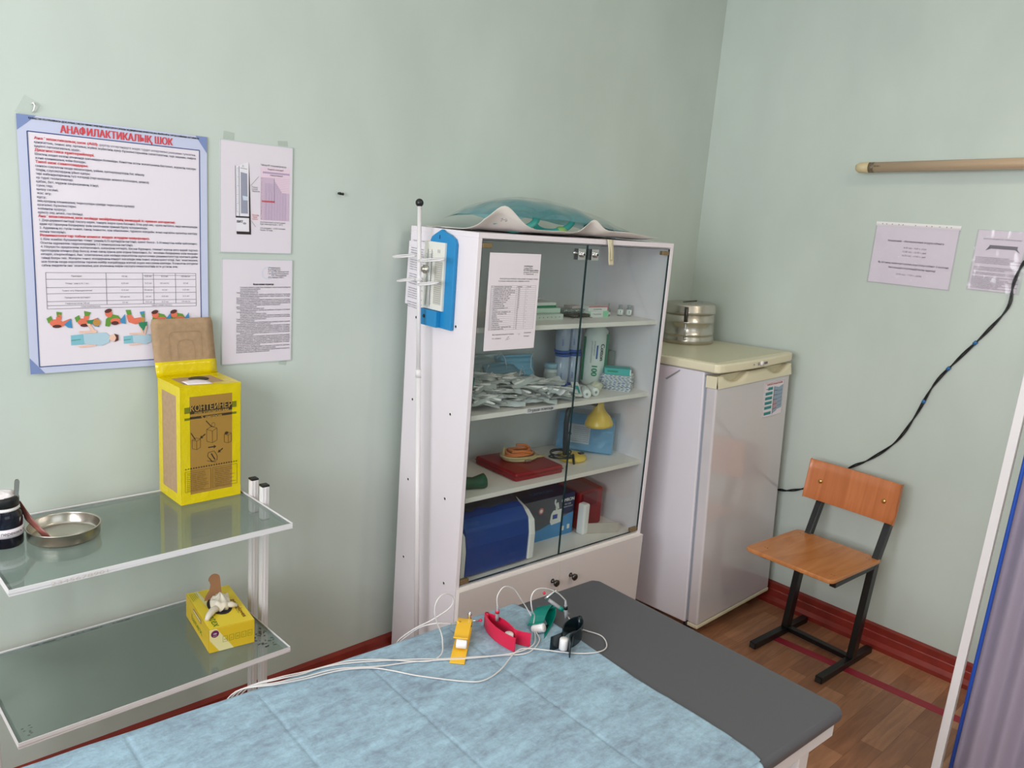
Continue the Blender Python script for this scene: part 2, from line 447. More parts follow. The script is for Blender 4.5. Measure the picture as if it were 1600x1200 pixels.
b = MB(); b.box((T, 0.02, 0.05), (CW-T, CD-0.007, 0.066), LAM); b.build('base_panel', cabinet)
for (v, z) in ((0.295, 1.272), (0.080, 1.275), (0.292, 0.998), (0.081, 0.998), (0.254, 0.915), (0.294, 0.718), (0.082, 0.718), (0.298, 0.433), (0.060, 0.434), (0.295, 1.50), (0.08, 0.06)):
    b = MB(); b.lathe([(0.0060, 0), (0.0060, 0.0006), (0.0030, 0.0011)], WHP, n=12, M=Matrix.Translation((0, v, z)) @ Matrix.Rotation(-PI/2, 4, 'Y'))
    b.lathe([(0.0044, 0.0011), (0.0042, 0.0018)], INK, n=6, M=Matrix.Translation((0, v, z)) @ Matrix.Rotation(-PI/2, 4, 'Y'))
    b.build('screw', cabinet)
for s, (a0, a1) in enumerate(((0.018, 0.4648), (0.4672, 0.897))):
    d = MB(); d.box((a0, 0.003, 0.446), (a1, 0.008, 1.541), GLASS)
    do = d.build('glass_door', cabinet)
    e = MB()
    xe = a1 if s == 0 else a0
    e.box((xe-0.0006, 0.0025, 0.446), (xe+0.0006, 0.0083, 1.541), GEDGE)
    xo = a0 if s == 0 else a1
    e.box((xo-0.001, 0.0025, 0.446), (xo+0.001, 0.0085, 1.541), GEDGE)
    e.box((a0, 0.0025, 0.4445), (a1, 0.0085, 0.446), GEDGE); e.box((a0, 0.0025, 1.541), (a1, 0.0085, 1.5425), GEDGE)
    e.build('glass_edge', do)
    for zz in (0.447, 1.520):
        h = MB(); x = a0 if s == 0 else a1-0.042
        h.box((x, -0.0005, zz), (x+0.036, 0.014, zz+0.014), BRASS); h.build('hinge', do, bevel=0.001)
    lk = MB(); lx = 0.414 if s == 0 else 0.477
    lk.box((lx, -0.006, 1.494), (lx+0.034, 0.014, 1.530), CHROME)
    lk.lathe([(0.010, 0), (0.010, 0.007), (0.006, 0.010)], CHROME, n=20, M=Matrix.Translation((lx+0.019, -0.006, 1.512)) @ Matrix.Rotation(PI/2, 4, 'X'))
    lk.lathe([(0.004, 0.0101), (0.004, 0.0105)], INK, n=12, M=Matrix.Translation((lx+0.019, -0.006, 1.512)) @ Matrix.Rotation(PI/2, 4, 'X'))
    if s == 0: lk.tube([(lx-0.002, -0.003, 1.515), (lx-0.014, -0.004, 1.516)], 0.003, CHROME); lk.ball((lx-0.016, -0.004, 1.516), 0.005, CHROME, n=8)
    lk.build('lock', do, bevel=0.001)
for s, (a0, a1) in enumerate(((0.004, 0.4565), (0.4585, 0.911))):
    d = MB(); d.box((a0, -0.018, 0.045), (a1, -0.001, 0.431), LAMD)
    do = d.build('lower_door', cabinet, bevel=0.0006, seg=1)
    e = MB(); e.box((a0, -0.0182, 0.4305), (a1, -0.001, 0.4318), EDGE); e.box((a0-0.0008, -0.0182, 0.045), (a0, -0.001, 0.4318), EDGE); e.build('edge_band', do)
    k = MB(); kx = 0.424 if s == 0 else 0.515
    k.lathe([(0.009, 0), (0.005, 0.004), (0.005, 0.014), (0.012, 0.018), (0.013, 0.024), (0.010, 0.027), (0.0, 0.028)], DSTEEL, n=24, M=Matrix.Translation((kx, -0.018, 0.362)) @ Matrix.Rotation(PI/2, 4, 'X'))
    k.build('knob', do)
# "first aid" label on the shelf edge
b = MB(); b.box((0.270, 0.0238, 0.9835), (0.400, 0.0259, 1.0005), PAPER)
sh = Sheet(b, (0.270, 0.0236, 1.0005), (1, 0, 0), (0, 0, -1))
sh.text(0.006, 0.0128, 0.0150, 'Первая помощь', INK, w=0.116, bold=0.02)
b.build('shelf_label', cabinet)

# notice on the glass
def notice_on_glass():
    e = empty('notice_sheet', cab(0.049, 0.0, 1.507), CTH, 'white A4 medicine list taped on the left glass door of the cabinet', 'notice')
    b = MB(); b.box((0, 0.0006, -0.297), (0.207, 0.0014, 0), PAPER)
    s = Sheet(b, (0, 0.0005, 0), (1, 0, 0), (0, 0, -1))
    for i, t in enumerate(('УТВЕРЖДАЮ', 'Главный Врач', 'КГП ЖВП «Центр сердца»', 'аппарата УВП Шымкент', 'Г.С. Баракбаева   ___')):
        s.text(0.138, 0.040+i*0.006, 0.0056, t, INK, maxw=0.062, bold=0.02 if i in (0, 2) else 0)
    s.text(0.045, 0.079, 0.0054, '№ ҚР ДСМ бұйр. № 075/2021 тізбе оказания экстренной помощи', INK, w=0.155)
    s.text(0.040, 0.086, 0.0054, 'в случае анафилактического шока - медицинская аптечка', INK, w=0.125)
    rows = ['Наименование препаратов', 'Адреналин 0,18% 1,0 мл', 'Натрия Хлорид раствор 0,9%-500 мл', 'Преднизолон 30 мг/1 мл раствор', 'Дексаметазон 4%-1,0 мл', 'Супрастин 2% 1,0 мл', 'Аминофиллин 2,4% 5 мл', 'Димедрол 1% 1,0 мл', 'Кордиамин 2,0 мл', 'Атропин 0,1%', 'Глюкоза 5% 200', 'Шприцы разовые 5-10', 'Жгут', 'Система инфузионная 2 шт', 'Спирт этиловый 70%', 'Бинт', 'Вата', 'Перчатки', 'Лейкопластырь', 'Ножницы', 'Тонометр', 'Катетер периферический G22', 'роторасширитель']
    y0 = 0.098; dy = 0.0059
    for i, t in enumerate(rows):
        y = y0+i*dy
        s.line((0.012, y), (0.196, y), 0.0004, INKG, 1)
        s.text(0.024, y+0.0048, 0.0050, t, INK, w=min(0.085, 0.0027*len(t)+0.008))
        s.text(0.014, y+0.0046, 0.0042, str(i) if i else '№', INK)
        if i: s.text(0.121, y+0.0047, 0.0046, 'амп' if i < 12 else 'шт', INK)
        if i and i % 2: s.text(0.160, y+0.0047, 0.0044, str(1+i % 3), INK)
    s.text(0.118, y0+0.0048, 0.005, 'Единица', INK); s.text(0.158, y0+0.0048, 0.005, 'Кол-во', INK)
    yb = y0+len(rows)*dy
    for x in (0.012, 0.021, 0.115, 0.154, 0.196): s.line((x, y0), (x, yb), 0.0004, INKG, 1)
    s.line((0.012, yb), (0.196, yb), 0.0004, INKG, 1)
    s.text(0.030, 0.250, 0.0055, 'Врач-терапевт/специалист кабинета', INK, w=0.088)
    s.text(0.030, 0.262, 0.0055, 'М.с. кабинета', INK); s.text(0.160, 0.248, 0.0052, 'Д.Курбанов', INK); s.text(0.160, 0.259, 0.0052, 'Б.Усенов', INK)
    s.pline([(0.085, 0.268), (0.092, 0.258), (0.098, 0.256), (0.090, 0.266), (0.103, 0.262)], 0.0007, INKG)
    s.pline([(0.134, 0.247), (0.139, 0.252), (0.144, 0.246)], 0.0006, INKG)
    b.build('printed_page', e)
notice_on_glass()

# ------------------------------------------------------------------ things inside the cabinet
def cthing(name, u, v, z, rz, label, cat, group=None): return empty(name, cab(u, v, z), CTH+rz, label, cat, group)
def carton(name, u, v, z, rz, size, m_, label, cat='box', face=None, group=None, m2=None):
    e = cthing(name, u, v, z, rz, label, cat, group); w, d, h = size
    b = MB(); b.box((-w/2, -d/2, 0), (w/2, d/2, h), m_)
    if face: face(Sheet(b, (-w/2, -d/2-0.0002, h), (1, 0, 0), (0, 0, -1)), w, h, b)
    if m2: b.box((w/2-0.004, -d/2-0.0003, 0.0005), (w/2+0.0003, d/2+0.0003, h-0.0005), m2)
    b.build('carton', e)
    return e
PGRN = mat('print_green', (20, 130, 92), rough=0.5); PTEAL = mat('print_teal', (60, 170, 170), rough=0.5)
PPNK = mat('print_pink', (200, 120, 130), rough=0.5); PBLU = mat('print_blue', (40, 84, 170), rough=0.5)
PLG = mat('print_pale_green', (200, 222, 208), rough=0.5); MINT = mat('print_mint', (150, 214, 176), rough=0.5)
CWH = mat('carton_white', (226, 228, 226), rough=0.5)
def f_green(s, w, h, b): s.rect(0, 0, w, h*0.3, PGRN, 1); s.text(0.01, h*0.75, 0.008, 'L-Аскорбин', INKG)
ZS1 = 1.277
carton('flat_medicine_box', 0.40, 0.17, ZS1, 0.05, (0.20, 0.10, 0.018), mat('pale_tray', (206, 214, 208), rough=0.5), 'pale flat ampoule tray at the bottom left of the top shelf stack',
       face=lambda s, w, h, b: [s.disc(0.02+i*0.02, h*0.5, 0.002, 0.002, INKG) for i in range(9)])
carton('flat_medicine_box', 0.40, 0.18, ZS1+0.0182, 0.0, (0.19, 0.09, 0.020), PLG, 'pale green carton in the middle of the top shelf stack', face=lambda s, w, h, b: s.rect(0, h*.8, w, h*.9, INKG, 1))
carton('flat_medicine_box', 0.395, 0.19, ZS1+0.0384, 0.02, (0.18, 0.085, 0.018), CWH, 'white carton with green stripe on top of the top shelf stack', face=lambda s, w, h, b: s.rect(0, h*.55, w, h, PGRN, 1))
e = cthing('crumpled_leaflet', 0.41, 0.20, ZS1+0.0568, 0, 'small crumpled white leaflet lying on top of the green striped carton', 'paper')
b = MB(); b.grid(lambda s, t: (-0.04+0.08*s, -0.03+0.06*t, 0.008+0.008*noise.noise(Vector((s*5, t*5, 1)))+0.006*s), 10, 8, PAPER, smooth=False); b.build('sheet', e, solid=0.0006)
# clear ampoule tray + blister strip
e = cthing('clear_ampoule_tray', 0.60, 0.20, ZS1+0.012, 0, 'clear plastic ampoule tray beside the green striped carton', 'tray')
b = MB(); CL2 = film('clear_tray', (232, 240, 238), opacity=0.25, col=(205, 215, 212), refl=1.3)
b.box((-0.055, -0.04, 0), (0.055, 0.04, 0.002), CL2)
for i in range(7): b.tube([(-0.048+i*0.016, -0.034, 0.010), (-0.048+i*0.016, 0.034, 0.010)], 0.0065, CL2, n=8)
b.build('tray', e)
e = cthing('ampoule_blister', 0.60, 0.16, ZS1, 0.1, 'low strip of dark ampoules in front of the clear tray', 'ampoules')
b = MB(); b.box((-0.055, -0.035, 0), (0.055, 0.035, 0.003), mat('silver_foil', (170, 168, 166), rough=0.4, metal=0.6))
b.build('backing', e)
for i in range(6):
    b = MB(); b.tube([(-0.042+i*0.017, -0.030, 0.0085), (-0.042+i*0.017, 0.018, 0.0085), (-0.042+i*0.017, 0.028, 0.0085)], [0.0055, 0.0055, 0.002], mat('amber_glass', (60, 48, 36), rough=0.1), n=8); b.build('ampoule', e)
carton('medicine_box', 0.70, 0.17, ZS1, 0.0, (0.105, 0.06, 0.022), CWH, 'small white carton with a green end under the pink one on the top shelf', face=lambda s, w, h, b: (s.rect(w*.72, 0, w, h, MINT, 1), s.rect(0, 0, w*.08, h, MINT, 1), s.text(w*.2, h*.6, .008, 'Эмоксипин', INKG)), m2=MINT)
carton('medicine_box', 0.705, 0.175, ZS1+0.0222, -0.05, (0.10, 0.055, 0.018), CWH, 'thin pink and white carton lying on the green ended carton', face=lambda s, w, h, b: (s.rect(0, 0, w, h*.3, PPNK, 1), s.text(w*.25, h*.8, .008, 'Супрастин', INK)), m2=PPNK)
carton('medicine_box', 0.63, 0.21, ZS1, 0.1, (0.05, 0.04, 0.036), mat('dull_pink_carton', (196, 178, 176), rough=0.5), 'small dull pink carton standing just left of the stacked pink carton')
def vial(u, v, label, cap, lab, clear=False):
    e = cthing('medicine_vial', u, v, ZS1, -0.7, label, 'vial')
    g = film('vial_glass', (225, 235, 235), opacity=0.15, col=(200, 210, 210), refl=1.4)
    b = MB()
    if clear: b.lathe([(0.0, 0), (0.0085, 0.001), (0.0085, 0.022), (0.003, 0.030), (0.0025, 0.040), (0.002, 0.046), (0, 0.047)], g, n=16)
    else: b.lathe([(0.0, 0), (0.011, 0.001), (0.011, 0.026), (0.006, 0.032), (0.006, 0.035)], g, n=18)
    b.build('bottle', e)
    if lab: b = MB(); b.lathe([(0.0113, 0.004), (0.0113, 0.025)], CWH, n=18); s = Sheet(b, (-0.004, -0.0117, 0.022), (1, 0, 0), (0, 0, -1)); s.text(0.002, 0.011, 0.014, '!', INK, bold=.03); b.build('label_band', e)
    elif clear: b = MB(); b.lathe([(0.0088, 0.003), (0.0088, 0.014)], CWH, n=16); b.build('label_band', e)
    if cap: b = MB(); b.lathe([(0.0085, 0.033), (0.0085, 0.041), (0.004, 0.042)], cap, n=18); b.build('cap', e)
vial(0.785, 0.17, 'clear glass ampoule standing left of two capped vials', None, False, True)
vial(0.835, 0.155, 'left one of two small vials with grey caps at right of the top shelf', GRYP, True)
vial(0.868, 0.14, 'rightmost small vial with grey cap on the top shelf', GRYP, True)

# shelf 2
ZS2 = 1.000
POUCH = mat('syringe_pouch_paper', (228, 228, 228), rough=0.6); POUCH2 = film('syringe_pouch_film', (240, 242, 244), opacity=0.72, col=(220, 224, 226), refl=1.3, rough=0.25)
protos = []
def packet_mesh(seed):
    b = MB(); L, W = 0.145, 0.036
    def surf(off, bulge):
        def fn(s, t):
            x = (s-0.5)*L; y = (t-0.5)*W
            z = off+bulge*math.sin(PI*t)*(0.35+0.65*math.sin(PI*min(1, s*1.15)))
            z += 0.006*noise.noise(Vector((s*3.3, t*1.7, seed*3.1)))+0.003*noise.noise(Vector((s*9, t*4, seed*5.7)))
            y += 0.004*noise.noise(Vector((s*3, 7, seed)))
            return (x, y, z)
        return fn
    b.grid(surf(0, 0.0), 16, 6, POUCH); b.grid(surf(0.0012, 0.009), 16, 6, POUCH2)
    b.tube([(-0.045, 0, 0.005), (0.03, 0, 0.006), (0.055, 0, 0.006)], [0.0055, 0.0055, 0.003], WHP, n=8)
    return b
n_pack = 0
for i in range(84):
    if i < 4:
        o = packet_mesh(i+1).build('wrapped_syringe'); protos.append(o)
    else:
        o = protos[i % 4].copy(); S.collection.objects.link(o)
    u = rnd.uniform(0.085, 0.50); v = rnd.uniform(0.055, 0.245)
    layer = i // 17
    hmax = 0.012*layer*(0.7+0.6*(v-0.05)/0.2)*(1.0-0.5*max(0, (u-0.40)/0.12))
    p = cab(u, v, ZS2+0.010+hmax+rnd.uniform(0, 0.004))
    o.location = p; o.rotation_euler = (rnd.uniform(-0.35, 0.35), rnd.uniform(-0.16, 0.16)*(1 if abs(u-0.3) < 0.2 else 0.4), CTH+rnd.choice((0, PI))+rnd.uniform(-0.75, 0.75)+(-0.9 if i % 3 == 0 else -0.2))
    # keep it inside the cabinet
    tag(o, 'paper wrapped disposable syringe in the loose heap on the middle shelf', 'syringe', 'wrapped syringes heaped on the shelf')
# blue masks at the back, in a clear bag
MASK = mat('mask_blue', (136, 194, 226), rough=0.6); MASKW = mat('mask_white', (208, 222, 228), rough=0.6)
def mask_mesh(seed, mm):
    b = MB(); L, W = 0.175, 0.085
    def fn(s, t):
        pl = 0.003*(1 if int(t*9) % 2 else -1)*(0.4+0.6*math.sin(PI*s))
        return ((s-.5)*L, (t-.5)*W, 0.014*math.sin(PI*t)*math.sin(PI*s)+pl+0.004*noise.noise(Vector((s*3, t*3, seed))))
    b.grid(fn, 18, 18, mm)
    return b
k = 0
for (u, v, z, rx, rz, mm, lab) in ((0.22, 0.275, 1.045, 1.15, 0.03, MASK, 'deep blue folded face mask leaning at the back left of the middle shelf'),
                                  (0.37, 0.270, 1.060, 1.2, 0.05, MASK, 'bright blue pleated face mask facing out behind the syringe heap'),
                                  (0.44, 0.290, 1.080, 1.25, -0.06, MASK, 'blue face mask at the right end of the mask pile with loops up'),
                                  (0.30, 0.300, 1.085, 1.25, 0.12, MASKW, 'pale face mask at the back of the pile under the notice'),
                                  (0.34, 0.230, 1.032, 0.9, 0.10, MASK, 'blue face mask lowest in the pile touching the syringes')):
    e = cthing('face_mask', u, v, z, rz, lab, 'face mask', 'blue face masks on the middle shelf')
    mb = mask_mesh(k*3.3, mm); o = mb.build('mask_body', e, solid=0.0015); o.rotation_euler = (rx, 0, 0)
    for sgn in (-1, 1):
        b = MB(); b.tube([(sgn*0.086, 0.02, 0.03), (sgn*0.10, 0.005, 0.02), (sgn*0.098, -0.012, -0.004), (sgn*0.085, -0.02, -0.02)] if k % 2 else [(sgn*0.086, -0.004, 0.035), (sgn*0.075, -0.012, 0.055), (sgn*0.06, -0.018, 0.035), (sgn*0.055, -0.025, 0.0), (sgn*0.075, -0.024, -0.024)], 0.0014, WHP, n=6)
        b.build('ear_loop', e)
    k += 1
e = cthing('mask_bag', 0.30, 0.262, ZS2, 0, 'clear crinkled polythene bag lying over the blue face masks', 'bag')
b = MB(); b.grid(lambda s, t: (-0.20+0.40*s, -0.05+0.10*t, 0.005+(0.145-0.035*s)*math.sin(PI*(0.08+0.84*s))**0.5*math.sin(PI*t*0.5+0.02)**0.8*0.92+0.012*noise.noise(Vector((s*7, t*6, 3)))), 26, 14, film('poly_bag', (238, 243, 245), opacity=0.10, col=(190, 210, 220), refl=2.0, rough=0.1))
b.build('bag_film', e)
for i in range(5):
    b = MB(); u = 0.045+0.010*i
    p = cab(u, 0.10+0.03*i, ZS2)
    b.box((-0.0006, -0.05, 0), (0.0006, 0.05, 0.115-0.008*i), MASKW if i % 2 else TEAL, M=Matrix.Rotation(0.16-0.04*i, 4, 'Y'))
    o = b.build('thin_card'); o.location = p+Vector((0, 0, 0.002)); o.rotation_euler = (0, 0, CTH)
    tag(o, 'thin card standing on edge, '+['first', 'second', 'third', 'fourth', 'fifth'][i]+' from the left side of the middle shelf', 'card', 'thin cards standing at the left of the middle shelf')
# jar
e = cthing('small_jar', 0.60, 0.265, ZS2, 0, 'small white pill jar with pale blue lid left of the bandage packs', 'jar')
b = MB(); b.lathe([(0, 0), (0.022, 0.001), (0.024, 0.006), (0.024, 0.062), (0.020, 0.068)], mat('jar_white', (196, 204, 206), rough=0.3), n=24); b.build('jar_body', e)
b = MB(); b.lathe([(0.0245, 0.012), (0.0245, 0.055)], mat('jar_label', (180, 186, 188), rough=0.5), n=24); b.build('jar_label', e)
b = MB(); b.lathe([(0.025, 0.068), (0.025, 0.086), (0.022, 0.088), (0, 0.088)], mat('pale_blue_cap', (150, 186, 204), rough=0.4), n=24); b.build('lid', e)
# bandage packs (2 x 2)
BPK = film('pack_film', (215, 225, 240), opacity=0.8, col=(188, 200, 224), refl=1.6, rough=0.15)
for i, (u, z, lab) in enumerate(((0.635, ZS2, 'lower left bandage pack in blue and white wrapping'), (0.695, ZS2, 'lower right bandage pack in blue and white wrapping'), (0.63, ZS2+0.128, 'upper left bandage pack in blue and white wrapping'), (0.69, ZS2+0.128, 'upper right bandage pack in blue and white wrapping, partly behind the cotton bag'))):
    e = cthing('bandage_pack', u+0.012, 0.255, z, -0.7, lab, 'bandage', 'blue and white bandage packs')
    b = MB(); b.lathe([(0.0, 0.0), (0.020, 0.003), (0.028, 0.012), (0.029, 0.06), (0.028, 0.112), (0.020, 0.120), (0.0, 0.1235)], BPK, n=20); b.build('wrap', e)
    b = MB(); b.lathe([(0.0, 0.004), (0.024, 0.010), (0.024, 0.112), (0.0, 0.118)], mat('bandage_gauze', (205, 210, 222), rough=0.8), n=16); b.build('roll', e)
    b = MB(); b.lathe([(0.0285, 0.0), (0.031, 0.004), (0.0295, 0.010)], PBLU, n=20); b.lathe([(0.0285, 0.114), (0.031, 0.119), (0.0285, 0.1235)], PBLU, n=20)
    s = Sheet(b, (-0.006, -0.0302, 0.03), (0, 0, 1), (1, 0, 0)); s.text(0, 0.008, 0.009, 'БИНТ', PBLU, bold=.02); b.build('blue_band', e)
# cotton bag
e = cthing('cotton_pad_bag', 0.782, 0.215, ZS2, -0.62, 'tall white bag of cotton pads with green edges and the number 100', 'cotton bag')
b = MB()
b.lathe([(0.0, 0.0), (0.040, 0.003), (0.048, 0.015), (0.049, 0.12), (0.048, 0.19), (0.044, 0.215), (0.020, 0.240), (0.012, 0.247)], mat('cotton_bag', (214, 222, 218), rough=0.4, bump=0.3, bscale=30), n=28)
b.build('bag_body', e)
b = MB()
def arc(a0, a1, z0, z1, mm, rr=0.0495):
    b.grid(lambda s, t: (rr*math.cos(a0+(a1-a0)*s), rr*math.sin(a0+(a1-a0)*s), z0+(z1-z0)*t), 8, 10, mm)
arc(-0.85, 0.25, 0.004, 0.205, PGRN, 0.0497); arc(-2.95, -2.62, 0.02, 0.19, PGRN, 0.0497)
s = Sheet(b, (0.017, 0, 0.168), (0, 0, -1), (-1, 0, 0), bend=lambda x, y: math.sqrt(max(0, 0.0505**2-(0.017-y)**2)))
s.text(0.0, 0.006, 0.022, 'Cotton', INK, bold=0.03); s.rect(0.006, 0.016, 0.058, 0.022, PBLU); s.text(-0.01, 0.032, 0.0085, 'ватные диски', INKG); s.text(-0.01, 0.042, 0.007, 'ДЛЯ СНЯТИЯ МАКИЯЖА', INKG)
s.text(0.085, 0.034, 0.030, '100', PGRN, bold=0.04)
b.build('print', e)
# sachet stack
for i in range(13):
    e = cthing('alcohol_wipe_sachet', 0.825+0.003*math.sin(i*2.1), 0.125+0.003*math.cos(i*1.7), ZS2+0.0045*i, -0.98+0.05*math.sin(i*3.7),
               ['lowest blue and white alcohol wipe sachet in the stack', 'blue and white alcohol wipe sachet in the thick stack at the right of the middle shelf'][i > 0], 'sachet', 'alcohol wipe sachets in a stack' if i else 'alcohol wipe sachets in a stack')
    e['label'] = 'blue and white wipe sachet, '+['lowest', 'second from the bottom', 'third from the bottom', 'fourth from the bottom', 'fifth from the bottom', 'sixth from the bottom', 'middle one', 'sixth from the top', 'fifth from the top', 'fourth from the top', 'third from the top', 'second from the top', 'topmost'][i]+', in the stack under the teal box'
    b = MB(); b.box((-0.056, -0.045, 0), (0.056, 0.045, 0.0032), CWH)
    for j in range(7): b.box((-0.056+j*0.016, -0.0452, 0.0006+0.0008*((i+j) % 2)), (-0.056+j*0.016+0.009, 0.0452, 0.0026), PBLU)
    b.box((0.0555, -0.03, 0.0006), (0.0565, 0.0, 0.0026), PBLU); b.box((-0.0565, -0.03, 0.0006), (-0.0555, 0.01, 0.0026), PBLU)
    b.build('sachet', e)
carton('plaster_box', 0.822, 0.128, ZS2+0.0582, -0.75, (0.10, 0.06, 0.024), PTEAL, 'teal box of plasters with white end lying on the sachet stack', face=lambda s, w, h, b: s.rect(w*.1, h*.35, w*.5, h*.6, PGRN), m2=CWH)
# clear box at right
e = cthing('clear_plastic_box', 0.868, 0.25, ZS2, 0, 'empty clear plastic box against the right side behind the sachets', 'box')
b = MB(); b.box((-0.02, -0.05, 0), (0.02, 0.05, 0.13), CL2); b.build('clear_shell', e, bevel=0.004)
# rolled tubes right of syringes
TW = mat('white_gauze_roll', (226, 228, 226), rough=0.6); TC_ = mat('cream_gauze', (206, 204, 184), rough=0.7)
for (u, v, a, mm, lab, L) in ((0.575, 0.10, 0.95, PTEAL, 'slim white and teal packet leaning across the glass door gap', 0.10), (0.60, 0.075, 0.9, TW, 'white rolled dressing just right of the syringe heap', 0.075), (0.645, 0.085, 1.25, TW, 'white rolled dressing second from the syringe heap', 0.06), (0.69, 0.11, 0.3, TC_, 'cream crumpled dressing at the right end of the rolls', 0.06)):
    e = cthing('rolled_dressing', u, v, ZS2, a, lab, 'dressing')
    b = MB()
    if mm is PTEAL: b.box((-L/2, -0.014, 0.022), (L/2, 0.014, 0.030), CWH, M=Matrix.Rotation(-0.25, 4, 'Y')); b.box((-L/2+0.01, -0.009, 0.0301), (L/2-0.03, 0.004, 0.0306), PTEAL, M=Matrix.Rotation(-0.25, 4, 'Y'))
    elif mm is TC_: b.ball((0, 0, 0.020), 0.024, mm, n=10, sc=(1.5, 0.9, 0.8), jig=0.5, seed=3)
    else: b.tube([(-L/2, 0, 0.0165), (-L/2+0.004, 0, 0.0165), (L/2-0.004, 0, 0.0165), (L/2, 0, 0.0165)], [0.014, 0.0165, 0.0165, 0.014], mm, n=16); b.tube([(-L/2-0.0005, 0, 0.0165), (L/2+0.0005, 0, 0.0165)], 0.005, GRYP, n=10)
    b.build('roll_body', e)

# shelf 3
ZS3 = 0.728
CRIM = mat('crimson_vinyl', (142, 22, 32), rough=0.3)
e = cthing('red_case', 0.30, 0.165, ZS3, 0, 'flat dark red zipped case lying on the third shelf', 'case')
qd = [(0.286, 0.066), (0.508, 0.062), (0.522, 0.285), (0.288, 0.295)]
b = MB(); b.prism([(u-0.30, v-0.165) for u, v in qd], 0.0, 0.030, CRIM); b.build('case_body', e, bevel=0.007, seg=3)
b = MB(); pts = [(u-0.30, v-0.165, 0.017) for u, v in qd]; b.tube(pts, 0.0016, mat('zip_dark_red', (90, 12, 20), rough=0.5), closed=True, n=6); b.build('zip', e)
ORG = mat('orange_rubber', (222, 124, 62), rough=0.45); BEI = mat('beige_rubber', (188, 168, 122), rough=0.5)
e = cthing('orange_tourniquet_tube', 0.415, 0.205, ZS3+0.030, 0.0, 'coiled orange rubber tube lying inside the beige coil on the red case', 'rubber tube')
b = MB(); pts = []
for i in range(90):
    t = i/89*2*PI*3.2; r = 0.047+0.009*math.sin(t*0.31)
    pts.append((r*1.05*math.cos(t), r*0.72*math.sin(t), 0.014+0.007*(t/(2*PI))+0.003*math.sin(t*1.7)))
b.tube(pts, 0.0048, ORG, n=10); b.tube([(-0.05, -0.02, 0.034), (-0.01, -0.03, 0.034), (0.02, -0.045, 0.03)], 0.0055, ORG); b.build('coil', e)
e = cthing('beige_rubber_tube', 0.415, 0.200, ZS3+0.030, 0.0, 'coiled beige rubber tube with clamp under the orange coil', 'rubber tube')
b = MB(); pts = []
for i in range(80):
    t = i/79*2*PI*2.3+2.4; r = 0.068-0.004*math.sin(t*0.7)
    pts.append((r*1.05*math.cos(t), r*0.72*math.sin(t), 0.0055+0.0045*(t-2.4)/(2*PI)))
pts += [(0.082, -0.035, 0.006), (0.098, -0.030, 0.006)]
b.tube(pts, 0.0048, BEI, n=10); b.tube([(-0.066, 0.012, 0.016), (-0.060, 0.020, 0.036), (-0.055, 0.018, 0.044)], 0.005, BEI); b.build('coil', e)
b = MB(); b.box((-0.02, -0.062, 0.002), (0.005, -0.050, 0.012), STEEL); b.build('clamp', e, bevel=0.002)
e = cthing('green_strap_roll', 0.105, 0.092, ZS3, 0.05, 'dark green rolled strap at the left end of the third shelf', 'strap')
GRN = mat('dark_green_webbing', (12, 78, 56), rough=0.6, bump=0.2, bscale=120)
b = MB()
b.tube([(-0.05, 0.012, 0.020), (-0.02, 0.006, 0.023), (0.01, -0.004, 0.021), (0.035, -0.012, 0.024), (0.05, -0.016, 0.026)], [0.019, 0.021, 0.019, 0.023, 0.025], GRN, n=16)
b.tube([(0.051, -0.017, 0.026), (0.055, -0.018, 0.026)], 0.012, INK, n=14); b.build('strap_body', e)
# desk lamp
e = cthing('desk_lamp', 0.655, 0.165, ZS3, 0, 'yellow desk lamp with a dark bent arm standing on the third shelf', 'lamp')
LY = mat('lamp_yellow', (222, 186, 74), rough=0.3)
b = MB(); b.lathe([(0, 0), (0.053, 0.001), (0.057, 0.006), (0.056, 0.016), (0.042, 0.024), (0.015, 0.028), (0, 0.029)], LY, n=36); b.build('base', e)
b = MB(); b.box((0.012, -0.032, 0.0245), (0.036, -0.016, 0.030), BLK); b.build('switch', e, bevel=0.002)
b = MB(); ARM = mat('navy_arm', (24, 36, 52), rough=0.4)
b.tube([(-0.035, 0.0, 0.015), (-0.042, 0.0, 0.08), (-0.046, 0.0, 0.15), (-0.043, -0.002, 0.195), (-0.028, -0.006, 0.218), (0.01, -0.010, 0.224), (0.06, -0.018, 0.222), (0.092, -0.023, 0.212)], 0.0105, ARM, n=12); b.build('arm', e)
b = MB(); Msh = Matrix.Translation((0.098, -0.024, 0.222)) @ Matrix.Rotation(-0.12, 4, 'Y') @ Matrix.Diagonal((0.78, 0.78, 0.82, 1))
b.lathe([(0.0, 0.0), (0.020, -0.002), (0.024, -0.010), (0.026, -0.030), (0.036, -0.050), (0.056, -0.072), (0.069, -0.100), (0.071, -0.112), (0.067, -0.1125), (0.052, -0.075), (0.03, -0.05), (0.0, -0.04)], LY, n=36, M=Msh); b.build('lamp_shade', e)
b = MB(); pts = []
for i in range(70):
    t = i/69*2*PI*3; pts.append((-0.07+0.045*math.cos(t), -0.01+0.035*math.sin(t)+0.006*math.sin(t*2.3), 0.030+0.010*math.sin(t*0.6)+0.003*i/70))
b.tube(pts, 0.0028, BLK, n=6); b.tube([(-0.025, -0.03, 0.03), (-0.04, -0.05, 0.014), (-0.05, -0.062, 0.008)], 0.005, BLK, n=8); b.build('power_cord', e)
